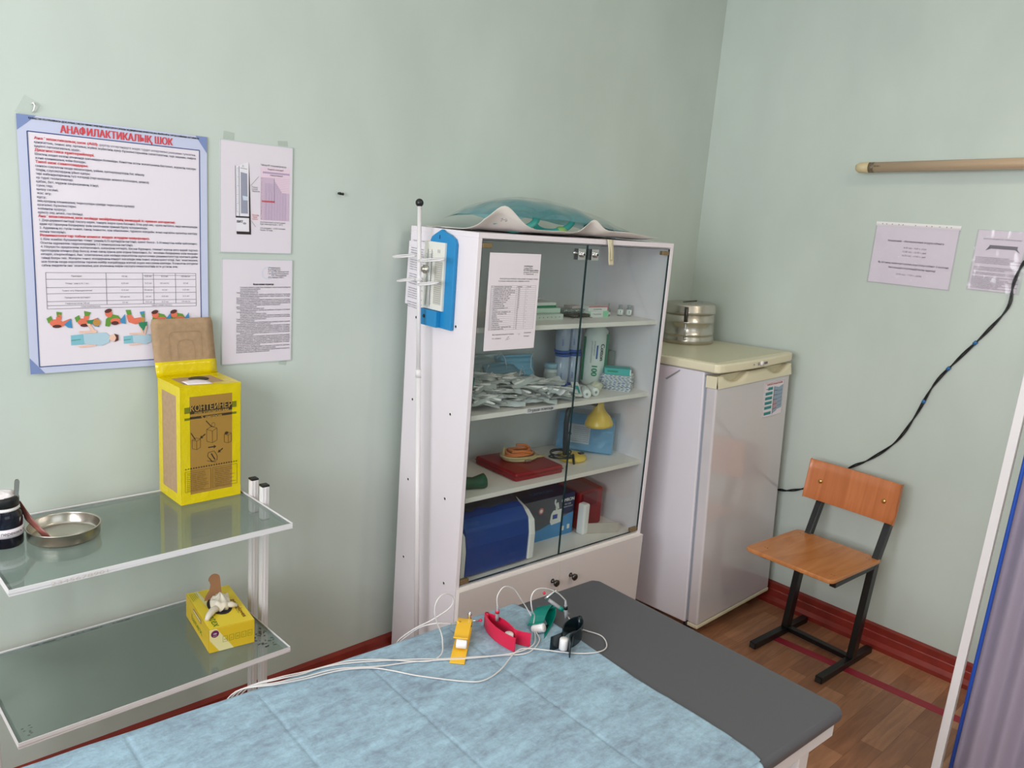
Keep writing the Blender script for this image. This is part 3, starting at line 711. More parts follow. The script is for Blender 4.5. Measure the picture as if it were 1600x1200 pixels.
# blue wrapped drape pack leaning
e = cthing('blue_drape_pack', 0.765, 0.200, ZS3, -0.78, 'blue sterile drape pack in clear wrap leaning behind the lamp shade', 'drape pack')
DB = mat('drape_blue', (98, 168, 214), rough=0.55, bump=0.2, bscale=14)
Mp = Matrix.Translation((0.0, -0.02, 0.0)) @ Matrix.Rotation(0.05, 4, 'Y') @ Matrix.Rotation(-0.42, 4, 'X')
b = MB()
for i in range(4): b.box((-0.118+0.004*i, 0.006+0.011*i, 0.014), (0.105-0.003*i, 0.0160+0.011*i, 0.160-0.004*i), DB, M=Mp)
b.build('folded_drape', e, bevel=0.005, seg=3)
b = MB(); b.box((-0.090, 0.0020, 0.040), (0.010, 0.0028, 0.115), PAPER, M=Mp)
s = Sheet(b, Mp @ Vector((-0.090, 0.0016, 0.115)), (Mp.to_3x3() @ Vector((1, 0, 0))), (Mp.to_3x3() @ Vector((0, 0, -1))))
for i in range(8): s.text(0.006 if i > 4 else 0.035, 0.012+i*0.008, 0.006, 'Комплект белья хирургический стерильный', INKG, w=0.060 if i < 5 else 0.09)
s.poly([(0.012, 0.045), (0.030, 0.045), (0.021, 0.028)], INK)
b.build('pack_label', e)
b = MB(); b.grid(lambda s, t: tuple(Mp @ Vector((-0.130+0.25*s, -0.002-0.006*math.sin(PI*s)*math.sin(PI*t)+0.004*noise.noise(Vector((s*8, t*8, 2))), 0.014+0.165*t))), 18, 14, film('wrap_film', (232, 240, 246), opacity=0.05, col=(210, 225, 235), refl=2.0, rough=0.06)); b.build('clear_wrap', e)

# bottom compartment
ZF = 0.437
e = cthing('blue_cooler_box', 0.195, 0.16, ZF, 0.0, 'blue medical cooler box with white ends at the bottom left behind glass', 'cooler')
prof = [(-0.125, 0.006), (0.10, 0.006), (0.10, 0.20), (0.06, 0.226), (-0.02, 0.222), (-0.085, 0.196), (-0.118, 0.166), (-0.127, 0.11)]
Mx = Matrix(((0, 0, 1, 0), (1, 0, 0, 0), (0, 1, 0, 0), (0, 0, 0, 1)))
b = MB(); b.prism(prof, -0.135, 0.145, NAVY, M=Mx); b.build('cooler_body', e, bevel=0.008, seg=3)
def ends(x0, x1):
    b = MB(); b.prism([(p[0]*1.03, 0.002+p[1]*0.90) for p in prof], x0, x1, WHP, M=Mx); b.build('end_cap', e, bevel=0.006, seg=3)
ends(-0.158, -0.134); ends(0.144, 0.172)
b = MB(); b.grid(lambda s, t: (-0.13+0.27*s, -0.06+0.15*t, 0.2255+0.012*math.sin(PI*t)+0.010*noise.noise(Vector((s*4, t*3, 0)))+(-0.022 if t < 0.2 else 0)*(1-t*5)), 16, 10, mat('dark_cloth', (46, 52, 66), rough=0.8)); b.build('dark_cover', e, solid=0.004)

e = cthing('nebulizer_box', 0.575, 0.205, ZF, 0.0, 'dark blue and grey nebulizer carton printed OMRON beside the cooler', 'box')
OMB = mat('carton_blue', (28, 84, 156), rough=0.35); OMG = mat('carton_grey', (86, 94, 104), rough=0.35); OML = mat('carton_sky', (70, 140, 196), rough=0.35); OMD = mat('carton_navy', (22, 44, 84), rough=0.35)
b = MB(); b.box((-0.20, -0.065, 0), (0.092, 0.11, 0.165), OMB)
s = Sheet(b, (-0.20, -0.0652, 0.165), (1, 0, 0), (0, 0, -1))
s.rect(0, 0, 0.292, 0.165, OMG, 1)
s.poly([(0.0, 0.165), (0.0, 0.13), (0.12, 0.118), (0.292, 0.075), (0.292, 0.165)], OML, 2)
s.rect(0.226, 0.0, 0.292, 0.080, OMD, 2)
s.disc(0.118, 0.045, 0.013, 0.013, PPNK, 3); s.disc(0.118, 0.045, 0.007, 0.007, CWH, 4)
s.poly([(0.168, 0.098), (0.172, 0.068), (0.182, 0.055), (0.232, 0.055), (0.236, 0.096), (0.228, 0.108), (0.176, 0.112)], CWH, 3)
s.pline([(0.20, 0.056), (0.196, 0.04), (0.188, 0.024), (0.190, 0.012)], 0.008, CWH, 3); s.poly([(0.192, 0.052), (0.212, 0.052), (0.206, 0.026), (0.198, 0.026)], CWH, 3)
s.rect(0.180, 0.072, 0.206, 0.090, INKG, 4); s.rect(0.183, 0.074, 0.203, 0.088, PBLU, 5)
s.text(0.222, 0.030, 0.019, 'OMRON', CWH, 5, w=0.066, bold=0.03); s.text(0.240, 0.044, 0.009, 'МС-С28', CWH, 5); s.text(0.236, 0.054, 0.0065, 'НЕБУЛАЙЗЕР', CWH, 5, w=.048)
s.rect(0.232, 0.128, 0.246, 0.146, CWH, 5); s.rect(0.262, 0.126, 0.276, 0.144, CWH, 5); s.text(0.02, 0.15, 0.01, 'Ингалятор', CWH, 5)
s2 = Sheet(b, (-0.20, 0.11, 0.1652), (1, 0, 0), (0, -1, 0)); s2.rect(0, 0, 0.292, 0.175, OMD, 1); s2.text(0.11, 0.13, 0.03, 'OMRON', OML, 2, w=0.11)
b.build('carton', e)
e = cthing('red_pouch_bag', 0.755, 0.19, ZF, 0.0, 'bright red first aid bag standing at the bottom right', 'bag')
b = MB(); b.prism([(-0.06, -0.055), (0.085, -0.045), (0.10, 0.10), (-0.05, 0.10)], 0, 0.155, CRIM); b.build('bag_body', e, bevel=0.012, seg=3)
b = MB(); b.box((-0.05, -0.0615, 0.10), (0.03, -0.0565, 0.15), mat('maroon_flap', (110, 30, 44), rough=0.5)); b.build('flap', e, bevel=0.002)
e = cthing('white_charger_unit', 0.695, 0.105, ZF, 0.12, 'upright white plastic device between the printed carton and the red bag', 'device')
b = MB(); b.box((-0.020, -0.014, 0), (0.014, 0.022, 0.125), WHP); b.build('device_body', e, bevel=0.008, seg=3)
e = cthing('beige_strip', 0.760, 0.075, ZF, -0.42, 'beige plastic strip lying in front of the red bag', 'plastic strip')
b = MB(); b.box((-0.062, -0.004, 0.0), (0.075, 0.004, 0.042), mat('beige_plastic', (190, 178, 170), rough=0.5)); b.build('strip_body', e, bevel=0.003)

# ------------------------------------------------------------------ on top of the cabinet: sterile bag, tape
e = cthing('sterilization_pouch', 0.42, 0.17, CH, 0, 'blue see-through sterilization pouch with white paper side on top of the cabinet', 'pouch')
FILM = film('pouch_film', (150, 208, 216), opacity=0.26, col=(120, 190, 204), refl=2.6, rough=0.06, bump=0.4, bscale=12)
def pouch_top(s, t):
    x = -0.330+0.755*s
    hh = 0.118*(math.sin(PI*(0.04+0.96*s)**0.72)**0.8)*(1.0-0.15*s) if s < 0.999 else 0.0
    z = 0.005+hh*math.sin(PI*(0.10+0.80*t))**0.7+0.006*noise.noise(Vector((s*8, t*5, 4)))
    return (x, -0.128+0.27*t+0.012*math.sin(s*7)*t, z)
def pouch_base(s, t):
    x = -0.40+0.80*s
    edge = (1-t)**6
    z = 0.004+edge*(0.014+0.012*max(0, math.sin(s*9.5+0.8))+0.052*math.exp(-((s-0.085)/0.075)**2)+0.044*math.exp(-((s-0.585)/0.05)**2))+0.003*noise.noise(Vector((s*14, t*6, 8)))
    return (x, -0.170-0.010*math.sin(s*9.5)*(1-t)+0.30*t, z)
b = MB(); b.grid(pouch_base, 60, 18, mat('crepe_paper', (226, 220, 214), rough=0.8), smooth=True); b.build('paper_side', e, solid=0.0008)
b = MB(); b.grid(pouch_top, 50, 22, FILM); b.build('film_side', e)
TT = mat('teal_tubing', (84, 178, 168), rough=0.25)
for (cx, cy, rr, sq) in ((-0.17, -0.05, 0.062, 0.9), (-0.14, -0.01, 0.074, 0.85), (0.03, -0.01, 0.070, 0.8)):
    b = MB(); b.tube([(cx+rr*math.cos(t/28*2*PI), cy+rr*sq*math.sin(t/28*2*PI), 0.046+0.034*math.sin(t/28*2*PI+0.9)) for t in range(28)], 0.010, TT, closed=True, n=10); b.build('coiled_tube', e)
for cx in (0.20, 0.27):
    b = MB(); b.lathe([(0.022, 0), (0.034, 0.01), (0.030, 0.035), (0.012, 0.045)], mat('smoky_plastic', (62, 92, 98), rough=0.3), n=20, c=(cx, -0.03, 0.006)); b.build('breathing_mask', e)
b = MB(); b.ball((0.02, -0.06, 0.02), 0.018, mat('lime_plastic', (176, 206, 120), rough=0.4), n=10, sc=(1.3, 1, 0.7)); b.build('connector', e)
b = MB(); s = Sheet(b, (-0.345, -0.178, 0.046), (1, 0.05, 0), (0, 0.35, -1)); s.pline([(0, 0.004), (0.006, 0), (0.005, 0.008), (0.0, 0.010)], 0.0012, INK); s.line((0.010, 0.005), (0.016, 0.005), 0.0012, INK); s.pline([(0.020, 0), (0.020, 0.010), (0.026, 0.008), (0.024, 0.003)], 0.0012, INK); b.build('handwriting', e)
e = cthing('adhesive_tape_strip', 0.555, -0.004, CH, 0, 'short beige strip of adhesive tape hanging off the cabinet top edge', 'tape')
b = MB(); TB = mat('beige_tape', (214, 206, 178), rough=0.6)
b.grid(lambda s, t: (-0.014+0.026*s+0.016*t*t+0.010*t, (0.03-0.034*min(1, t*4)) if t < 0.25 else -0.004-0.003*math.sin((t-0.25)*6), (0.0012 if t < 0.25 else 0.0012-0.085*(t-0.25)/0.75)), 4, 24, TB); b.build('strip', e, solid=0.0006)
e2 = MB(); e2.grid(lambda s, t: (0.0+0.008*s+0.012*t, -0.0065-0.004*math.sin(t*3), -0.008-0.06*t), 3, 12, TB); e2.build('loose_end', e, solid=0.0006)

# ------------------------------------------------------------------ cabinet left side: hygrometer board, notes, stand
HX = cab(-0.0005, 0, 0)
hy = empty('hygrometer', cab(0, 0.165, 1.26), CTH-PI/2, 'blue wall hygrometer with white thermometer scale on the cabinet left side', 'hygrometer')
# local: x -> along the panel towards the viewer right (front edge), -y out of the panel
b = MB(); W = 0.150; Hh = 0.29
prf = [(-0.075, 0), (0.075, 0), (0.075, 0.262), (0.068, 0.276), (0.045, 0.287), (0.012, 0.296), (0.0, 0.302), (-0.012, 0.296), (-0.030, 0.288), (-0.048, 0.278), (-0.055, 0.268), (-0.055, 0.06), (-0.075, 0.06)]
Mb = Matrix(((1, 0, 0, 0), (0, 0, -1, 0), (0, 1, 0, 0), (0, 0, 0, 1)))
b.prism(prf, 0.001, 0.014, BLUP, M=Mb); b.build('backboard', hy, bevel=0.003, seg=2)
b = MB(); b.box((-0.075, -0.030, 0.002), (0.020, -0.014, 0.052), BLUP)
b.lathe([(0.006, 0), (0.006, 0.002)], INK, n=16, M=Matrix.Translation((-0.045, -0.030, 0.030)) @ Matrix.Rotation(PI/2, 4, 'X')); b.build('water_cup', hy, bevel=0.002)
b = MB(); b.box((-0.074, -0.021, 0.054), (0.034, -0.0142, 0.262), mat('scale_white', (226, 224, 216), rough=0.4))
s = Sheet(b, (-0.062, -0.0215, 0.250), (1, 0, 0), (0, 0, -1))
for x in (0.030, 0.010): s.line((x, 0.012), (x, 0.185), 0.0022, INKG, 2)
for i in range(30): s.line((0.017, 0.02+i*0.0055), (0.017+(0.006 if i % 5 == 0 else 0.004), 0.02+i*0.0055), 0.0007, INK, 2)
for i in range(30): s.line((0.033, 0.02+i*0.0055), (0.038, 0.02+i*0.0055), 0.0006, INK, 2)
s.rect(0.048, 0.045, 0.088, 0.178, mat('scale_table', (196, 194, 184), rough=0.5), 1)
for i in range(20): s.line((0.050, 0.050+i*0.0064), (0.086, 0.050+i*0.0064), 0.0008, INKG, 2)
s.text(0.062, 0.020, 0.015, '11', INK, 2, rot=0.0); s.text(0.050, 0.040, 0.006, 'Сухой', INKG, 2)
s.line((0.030, 0.13), (0.030, 0.185), 0.0014, mat('thermometer_red', (190, 40, 50), rough=0.4), 3)
b.build('scale_plate', hy)
b = MB(); b.tube([(-0.052, -0.026, 0.062), (-0.052, -0.026, 0.225)], 0.003, film('therm_glass', (235, 240, 240), opacity=0.3, refl=1.5), n=8); b.tube([(-0.032, -0.026, 0.062), (-0.032, -0.026, 0.225)], 0.003, film('therm_glass', (235, 240, 240), opacity=0.3), n=8); b.build('thermometer_tube', hy)
b = MB(); b.box((-0.007, -0.0148, 0.272), (-0.004, -0.0139, 0.284), INK); b.build('hang_slot', hy)

def side_note(vv, ztop, w, h, off, rot, label, lines):
    e = empty('paper_note', cab(-off, vv, ztop), CTH-PI/2, label, 'notice')
    b = MB(); M_ = Matrix.Rotation(rot, 4, 'Y')
    b.box((0, -0.0004, -h), (w, 0.0004, 0), PAPER, M=M_)
    s = Sheet(b, M_ @ Vector((0, -0.0006, 0)), M_.to_3x3() @ Vector((1, 0, 0)), M_.to_3x3() @ Vector((0, 0, -1)))
    y = 0.022
    for k in range(lines):
        if k % 5 == 4: y += 0.008
        s.text(0.014, y, 0.0055, rnd.choice(('правила пользования аптечкой', 'порядок оказания помощи при', 'введение препаратов по схеме', 'контроль температуры кабинета')), INKG, w=w*rnd.uniform(0.55, 0.75)); y += 0.0075
    b.build('printed_page', e)
side_note(0.345, 1.538, 0.17, 0.225, 0.0012, 0.0, 'pale printed note at the back of the cabinet side, behind the white stand', 20)
side_note(0.352, 1.515, 0.12, 0.205, 0.0030, 0.045, 'smaller slanted printed note overlapping the one on the cabinet side', 22)

st = empty('infusion_stand', (-1.742, -0.215, 0), 0, 'thin white infusion stand with black ball top beside the cabinet', 'stand')
def sp(z): return Vector((-1.740, -0.286+0.0735*z, z))-st.location
b = MB(); b.tube([sp(0.03), sp(1.12)], 0.0082, WPL, n=16); b.build('lower_pole', st)
b = MB(); b.tube([sp(1.10), sp(1.625)], 0.0066, WPL, n=16); b.build('upper_pole', st)
b = MB(); b.ball(sp(1.635), 0.0125, BLK, n=12); b.build('ball_knob', st)
b = MB(); b.tube([sp(1.10), sp(1.125)], 0.0090, WPL, n=16); b.build('collar', st)
for (zz, L, w) in ((1.470, 0.115, 0.040), (1.398, 0.085, 0.045)):
    for sg in (-1, 1):
        b = MB(); c = sp(zz)
        pts = []
        for i in range(24):
            t = -PI+2*PI*i/23*0.999
            pts.append(c+Vector((-0.006+w*0.5*math.sin(t), sg*(L*0.5+0.010+L*0.5*math.cos(t)), 0.006*sg*math.cos(t)*-1+0.004*math.sin(t))))
        b.tube(pts, 0.0027, WPL, n=8); b.build('holder_ring', st)
b = MB(); M_ = Matrix.Translation(sp(1.440)+Vector((0.0, -0.040, 0))) @ Matrix.Rotation(-PI/2, 4, 'Y')
b.lathe([(0.013, 0), (0.014, 0.004), (0.013, 0.010), (0.007, 0.011), (0.007, 0.018), (0.0, 0.019)], STEEL, n=20, M=M_); b.build('clamp_screw', st)
b = MB(); b.tube([sp(1.400), sp(1.41)+Vector((0, 0, 0))], 0.011, WPL, n=14); b.build('ring_bracket', st)
for k in range(4):
    a = k*PI/2+PI/4; b = MB(); c = sp(0.04)
    b.tube([c, c+Vector((0.16*math.cos(a)*0.30, 0.20*math.sin(a), -0.02))], 0.009, WPL, n=10)
    b.ball(c+Vector((0.16*math.cos(a)*0.30, 0.20*math.sin(a), -0.03)), 0.0095, BLK, n=8); b.build('foot', st)

# ------------------------------------------------------------------ refrigerator
fr = empty('refrigerator', (-0.5971, -0.6255, 0.0), 0, 'white single door refrigerator with cream top between cabinet and chair', 'refrigerator')
fr.rotation_mode = 'YXZ'; fr.rotation_euler = (-0.0386, -0.0271, -0.0097)
FWd = 0.552
b = MB(); b.box((0.0, 0.058, 0.055), (FWd, 0.545, 1.095), FRS); b.build('body', fr, bevel=0.006, seg=2)
b = MB(); b.box((0.008, 0.048, 0.065), (FWd-0.008, 0.060, 1.075), GASK); b.build('door_gasket', fr)
b = MB(); b.box((0.0, 0.0, 0.062), (FWd, 0.048, 1.040), FRW); dr = b.build('door', fr, bevel=0.008, seg=3)
b = MB(); b.box((0.0, -0.001, 0.048), (FWd, 0.048, 0.063), CREAM); b.build('bottom_trim', fr, bevel=0.003)
# handle bar with two scooped recesses
b = MB()
def bar(s, t):
    x = FWd*s; zt = 1.084
    def sc(c, w): 
        d = abs(x-c)/w
        return 1-d*d if d < 1 else 0
    dip = max(sc(0.125, 0.085), sc(0.445, 0.085))
    return (x, -0.006*(1-t)+0.0*t if t < 1 else 0, 1.038+(zt-1.038-0.030*dip)*t)
b.grid(bar, 60, 2, CREAM)
def barback(s, t):
    p = bar(s, 1.0); q0 = (p[0], 0.0, p[2]); 
    dip = (1.084-p[2])
    return (p[0], p[1]+(0.048-p[1])*t if False else p[1]+(0.048)*t, p[2]-0.004*math.sin(PI*t) if dip > 0.002 else p[2])
b.grid(barback, 60, 4, CREAM)
b.box((-0.0015, 0.0, 1.038), (0.0, 0.048, 1.084), CREAM); b.box((FWd, 0.0, 1.038), (FWd+0.0015, 0.048, 1.084), CREAM)
b.box((0, 0.030, 1.038), (FWd, 0.048, 1.080), CREAM)
b.build('door_handle', fr)
b = MB(); out = [(-0.008, 0.0), (0.04, -0.008)]
top = []
K = 24
pts = [(-0.006, 0.548), (-0.006, 0.012), (0.004, -0.004)]+[(0.03+(FWd-0.06)*i/K, -0.010-0.014*math.sin(PI*i/K)) for i in range(K+1)]+[(FWd-0.004, -0.004), (FWd+0.006, 0.012), (FWd+0.006, 0.548)]
b.prism(pts, 1.097, 1.132, CREAM); b.build('top_lid', fr, bevel=0.007, seg=3)
b = MB(); b.box((0.01, 0.02, 1.1318), (FWd-0.01, 0.54, 1.1335), mat('lid_panel', (206, 202, 176), rough=0.4)); b.build('lid_panel', fr)
b = MB(); sK = Sheet(b, (0.20, -0.0252, 1.128), (1, 0.0, 0), (0, 0, -1))
sK.rect(0.04, 0.007, 0.052, 0.019, GRYP); sK.rect(0.075, 0.009, 0.112, 0.018, INKG); sK.disc(0.012, 0.013, 0.004, 0.004, GRYP)
b.build('control_marks', fr)
b = MB(); b.lathe([(0.004, 0), (0.010, 0.004), (0.010, 0.010)], WHP, n=14, M=Matrix.Translation((0.265, -0.022, 1.116)) @ Matrix.Rotation(PI/2, 4, 'X')); b.build('thermostat_knob', fr)
for (x, y) in ((0.05, 0.08), (0.50, 0.08), (0.05, 0.50), (0.50, 0.50)):
    b = MB(); zb = (-0.0271*-1*0)+0.002
    low = max(-0.014, -(0.0271*x-0.0386*y)); b.lathe([(0.014, low), (0.016, low+0.006), (0.012, 0.056)], BLK, n=14, c=(x, y, 0.0)); b.build('foot', fr)
# energy sticker on the door
b = MB(); sx, sz = 0.350, 1.022; SW, SH = 0.158, 0.150
b.box((sx, -0.0012, sz-SH), (sx+SW, -0.0004, sz), PAPER)
s = Sheet(b, (sx, -0.0013, sz), (1, 0, 0), (0, 0, -1))
RT = mat('print_red', (196, 60, 74), rough=0.5); TQ = mat('print_turquoise', (62, 156, 158), rough=0.5); BG = mat('print_blue_grey', (146, 168, 190), rough=0.5)
s.text(SW/2, 0.014, 0.010, 'ТЕМПЕРАТУРНЫЙ РЕЖИМ', RT, w=0.125, align='c', bold=.02)
for i, y in enumerate((0.026, 0.046, 0.066, 0.086, 0.106, 0.130)):
    s.rect(0.012 if i else 0.03, y-0.004, 0.068, y+0.009, TQ); s.text(0.016, y+0.005, 0.007, 'вакцина БЦЖ' if i % 2 else 'инсулин', INK, w=0.045)
s.poly([(0.078, 0.022), (0.112, 0.028), (0.112, 0.128), (0.078, 0.140)], BG); s.poly([(0.112, 0.030), (0.150, 0.020), (0.150, 0.120), (0.112, 0.124)], BG)
for i in range(5): s.line((0.080, 0.040+i*0.02), (0.110, 0.042+i*0.0185), 0.003, INKG, 3); s.line((0.114, 0.045+i*0.016), (0.148, 0.042+i*0.016), 0.0015, INKG, 3)
s.rect(0.082, 0.085, 0.106, 0.120, mat('print_rose', (190, 150, 160), rough=0.5), 2)
s.line((0.078, 0.022), (0.078, 0.142), 0.002, INK, 3); s.frame(0.003, 0.003, SW-0.003, SH-0.003, 0.001, INKG)
b.build('storage_sticker', fr)
b = MB(); s = Sheet(b, (-0.0008, 0.405, 1.088), (0, -1, 0), (0, 0, -1), step=0.0006)
s.poly([(0.04, 0), (0.235, 0.0), (0.175, 0.040), (0.168, 0.046), (0.04, 0.040)], mat('old_label', (224, 210, 220), rough=0.4)); s.poly([(0.235, 0.0), (0.236, 0.006), (0.176, 0.050), (0.168, 0.046)], GRYP, 3); b.build('peeling_label', fr)  # grey strip paints the shadow line along the label's slanted edge

# sterilisation drum on the fridge
dm = empty('sterilization_drum', (-0.222, -0.160, 1.1265), 0.5, 'round stainless steel sterilization drum standing on the refrigerator', 'drum')
R_ = 0.112
dm.rotation_euler = (-0.0386, -0.0271, 0.0); dm.scale = (1, 1, 1.2)
b = MB(); b.lathe([(0, 0), (R_-0.004, 0), (R_, 0.004), (R_, 0.020), (R_-0.003, 0.024), (R_-0.003, 0.033), (R_+0.0006, 0.036), (R_-0.003, 0.039), (R_-0.003, 0.078), (R_, 0.081), (R_-0.003, 0.084), (R_-0.003, 0.118)], STEEL, n=64); b.build('drum_body', dm)
b = MB(); b.lathe([(R_, 0.110), (R_+0.003, 0.112), (R_+0.003, 0.120), (R_, 0.124), (R_+0.001, 0.140), (R_-0.004, 0.146), (R_-0.012, 0.148), (0, 0.150)], STEEL, n=64); b.build('lid', dm)
th = -PI/2-0.9; b = MB()
def rim(a, z, r=R_): return (r*math.cos(a), r*math.sin(a), z)
a_ = math.radians(-152)
b.tube([rim(a_, 0.026, R_+0.006), rim(a_, 0.08, R_+0.006)], 0.0035, CHROME, n=8)
b.tube([rim(a_, 0.085, R_+0.008), rim(a_, 0.138, R_+0.008)], [0.008, 0.009], DSTEEL, n=10)
b.tube([rim(a_-0.06, 0.134, R_+0.01), rim(a_+0.06, 0.134, R_+0.01)], 0.004, CHROME, n=8); b.tube([rim(a_-0.05, 0.024, R_+0.004), rim(a_+0.05, 0.024, R_+0.004)], 0.006, CHROME, n=8)
b.build('latch', dm)
b = MB(); b.tube([(-0.05, 0, 0.1505), (0.05, 0, 0.1505)], 0.0025, DSTEEL, n=8); b.build('lid_strap', dm)
b = MB()
for i in range(30):
    a = i/30*0.55+0.1; b.lathe([(0.002, 0), (0.002, 0.0006)], INK, n=6, M=Matrix.Rotation(a, 4, 'Z') @ Matrix.Translation((R_-0.0025, 0, 0.056+0.010*((i % 3)-1))) @ Matrix.Rotation(PI/2, 4, 'Y'))
b.build('steam_holes', dm)

# ------------------------------------------------------------------ chair
ch = empty('school_chair', (-0.27, -0.95, 0), PI-0.05, 'small school chair with orange-brown plywood seat and black tube frame', 'chair')
CM = Matrix.Translation(ch.location) @ Matrix.Rotation(PI-0.05, 4, 'Z'); CI = CM.inverted()
def cl(x, y, z): return CI @ Vector((x, y, z))
def qprism(name, q, z0, z1, m_, bev, rad=0.02):
    pts = [cl(x, y, 0) for x, y in q]; c = [(p.x, p.y) for p in pts]; o2 = []
    for i in range(len(c)):
        p = Vector(c[i]); a = Vector(c[i-1])-p; d = Vector(c[(i+1) % len(c)])-p
        a.normalize(); d.normalize()
        for k in range(6):
            t = k/5; o2.append(tuple(p+a*rad*(1-t)**2+d*rad*t**2))
    b = MB(); b.prism(o2, z0, z1, m_); return b.build(name, ch, bevel=bev, seg=3)
qprism('seat', [(-0.142, -0.762), (-0.520, -0.735), (-0.524, -1.092), (-0.147, -1.118)], 0.414, 0.430, WOOD, 0.005, 0.03)
bk = MB()
for (P0, P1) in (((-0.130, -0.753), (-0.138, -1.125)),):
    pa = cl(P0[0], P0[1], 0); pb = cl(P1[0], P1[1], 0)
    lean = -0.022
    out = []
    def bp_(s, t, off):
        x = pa.x+(pb.x-pa.x)*s; y = pa.y+(pb.y-pa.y)*s
        return (x+lean*t-0.006*math.sin(PI*s)+off, y, 0.568+0.160*t)
    bk.grid(lambda s, t: bp_(s, t, 0.0), 16, 4, WOODB); bk.grid(lambda s, t: bp_(1-s, t, -0.012), 16, 4, WOODB)
    bk.grid(lambda s, t: bp_(s, 1, -0.012*t), 16, 1, WOODB); bk.grid(lambda s, t: bp_(1-s, 0, -0.012*t), 16, 1, WOODB)
    bk.grid(lambda s, t: bp_(0, s, -0.012*(1-t)), 4, 1, WOODB); bk.grid(lambda s, t: bp_(1, s, -0.012*t), 4, 1, WOODB)
bk.build('backrest', ch, bevel=0.002)
GOLD = mat('brass_bolt', (214, 176, 110), rough=0.25, metal=1.0)
for s_ in (0.16, 0.86):
    p = bp_(s_, 0.5, 0.0005); b = MB(); b.lathe([(0.0095, 0), (0.009, 0.0025), (0.005, 0.005), (0, 0.0056)], GOLD, n=16, M=Matrix.Translation(p) @ Matrix.Rotation(PI/2, 4, 'Y')); b.build('bolt', ch)
for sg in (-1, 1):
    y = 0.142*sg
    def bar3(name, p, q, w, d, mm=BLKM, up=(0, 0, 1)):
        p = Vector(p); q = Vector(q); t = (q-p).normalized(); a = Vector((0, 1, 0)); c = t.cross(a).normalized()
        vs = []
        for e_ in (p, q):
            for (i, j) in ((-1, -1), (1, -1), (1, 1), (-1, 1)): vs.append(e_+a*w/2*i+c*d/2*j)
        b = MB(); b.add(vs, [(0, 1, 2, 3), (7, 6, 5, 4), (0, 4, 5, 1), (1, 5, 6, 2), (2, 6, 7, 3), (3, 7, 4, 0)], mm); return b.build(name, ch, bevel=0.002)
    bar3('base_runner', (-0.205, y, 0.0135), (0.195, y, 0.0135), 0.028, 0.026)
    b = MB(); b.box((0.1955, y-0.010, 0.004), (0.1965, y+0.010, 0.022), mat('dark_hollow', (52, 54, 56), rough=0.6)); b.build('runner_hollow_shade', ch)  # dark plate paints the shade inside the runner's open tube end
    bar3('leg', (-0.052, y, 0.024), (-0.104, y, 0.405), 0.026, 0.038)
    bar3('back_post', (-0.104, y, 0.398), (-0.176, y, 0.568), 0.026, 0.030); bar3('back_post_top', (-0.176, y, 0.560), (-0.190, y, 0.700), 0.026, 0.024)
    bar3('seat_support', (-0.115, y, 0.404), (0.215, y, 0.404), 0.024, 0.019)
b = MB(); b.box((-0.065, -0.13, 0.010), (-0.039, 0.13, 0.030), BLKM); b.build('crossbar', ch, bevel=0.002)
for (x, y) in ((0.19, -0.155), (0.19, 0.12), (-0.08, -0.16), (-0.08, 0.12)):
    b = MB(); b.lathe([(0.0022, 0), (0.0022, 0.0006)], DSTEEL, n=10, c=(x, y, 0.430)); b.lathe([(0.0022, 0), (0.0022, 0.0006)], DSTEEL, n=10, c=(x+0.002, y+0.012, 0.430)); b.build('seat_screw', ch)

# ------------------------------------------------------------------ treatment couch and sheet
cu_ = empty('treatment_couch', (-2.42, -1.10, 0), 0, 'grey vinyl treatment couch on white legs in the foreground', 'couch')
MQ = [(-3.42, -0.662), (-1.482, -0.770), (-1.464, -0.790), (-1.478, -1.535), (-1.496, -1.552), (-3.46, -1.452)]
ZT = 0.575
b = MB(); b.prism([(x+2.42, y+1.10) for x, y in MQ], 0.543, ZT, VINYL); b.build('mattress', cu_, bevel=0.013, seg=5)
Lf = [(-3.36, -0.70), (-1.505, -0.805), (-1.510, -1.522), (-3.38, -1.42)]
b = MB()
for i in range(4):
    a = Vector(Lf[i]+(0,)); c = Vector(Lf[(i+1) % 4]+(0,)); t = (c-a).normalized(); n_ = Vector((-t.y, t.x, 0))*0.02
    vs = [a-n_-cu_.location, c-n_-cu_.location, c+n_-cu_.location, a+n_-cu_.location]
    b.prism([(v.x, v.y) for v in vs], 0.510, 0.543, WPL)
b.build('frame', cu_)
for (x, y) in ((-1.60, -0.84), (-1.622, -1.508), (-3.30, -0.74), (-3.33, -1.39)):
    b = MB(); b.box((x+2.42-0.024, y+1.10-0.024, 0.0), (x+2.42+0.024, y+1.10+0.024, 0.510), WPL); b.build('leg', cu_, bevel=0.003)
b = MB(); b.prism([(0, 0), (0.05, 0), (0.09, -0.08), (0.04, -0.08)], -0.01, 0.01, WPL, M=Matrix.Translation((-1.70+2.42, -1.508+1.10, 0.510)) @ Matrix(((1, 0, 0, 0), (0, 0, -1, 0), (0, 1, 0, 0), (0, 0, 0, 1)))); b.build('brace', cu_)

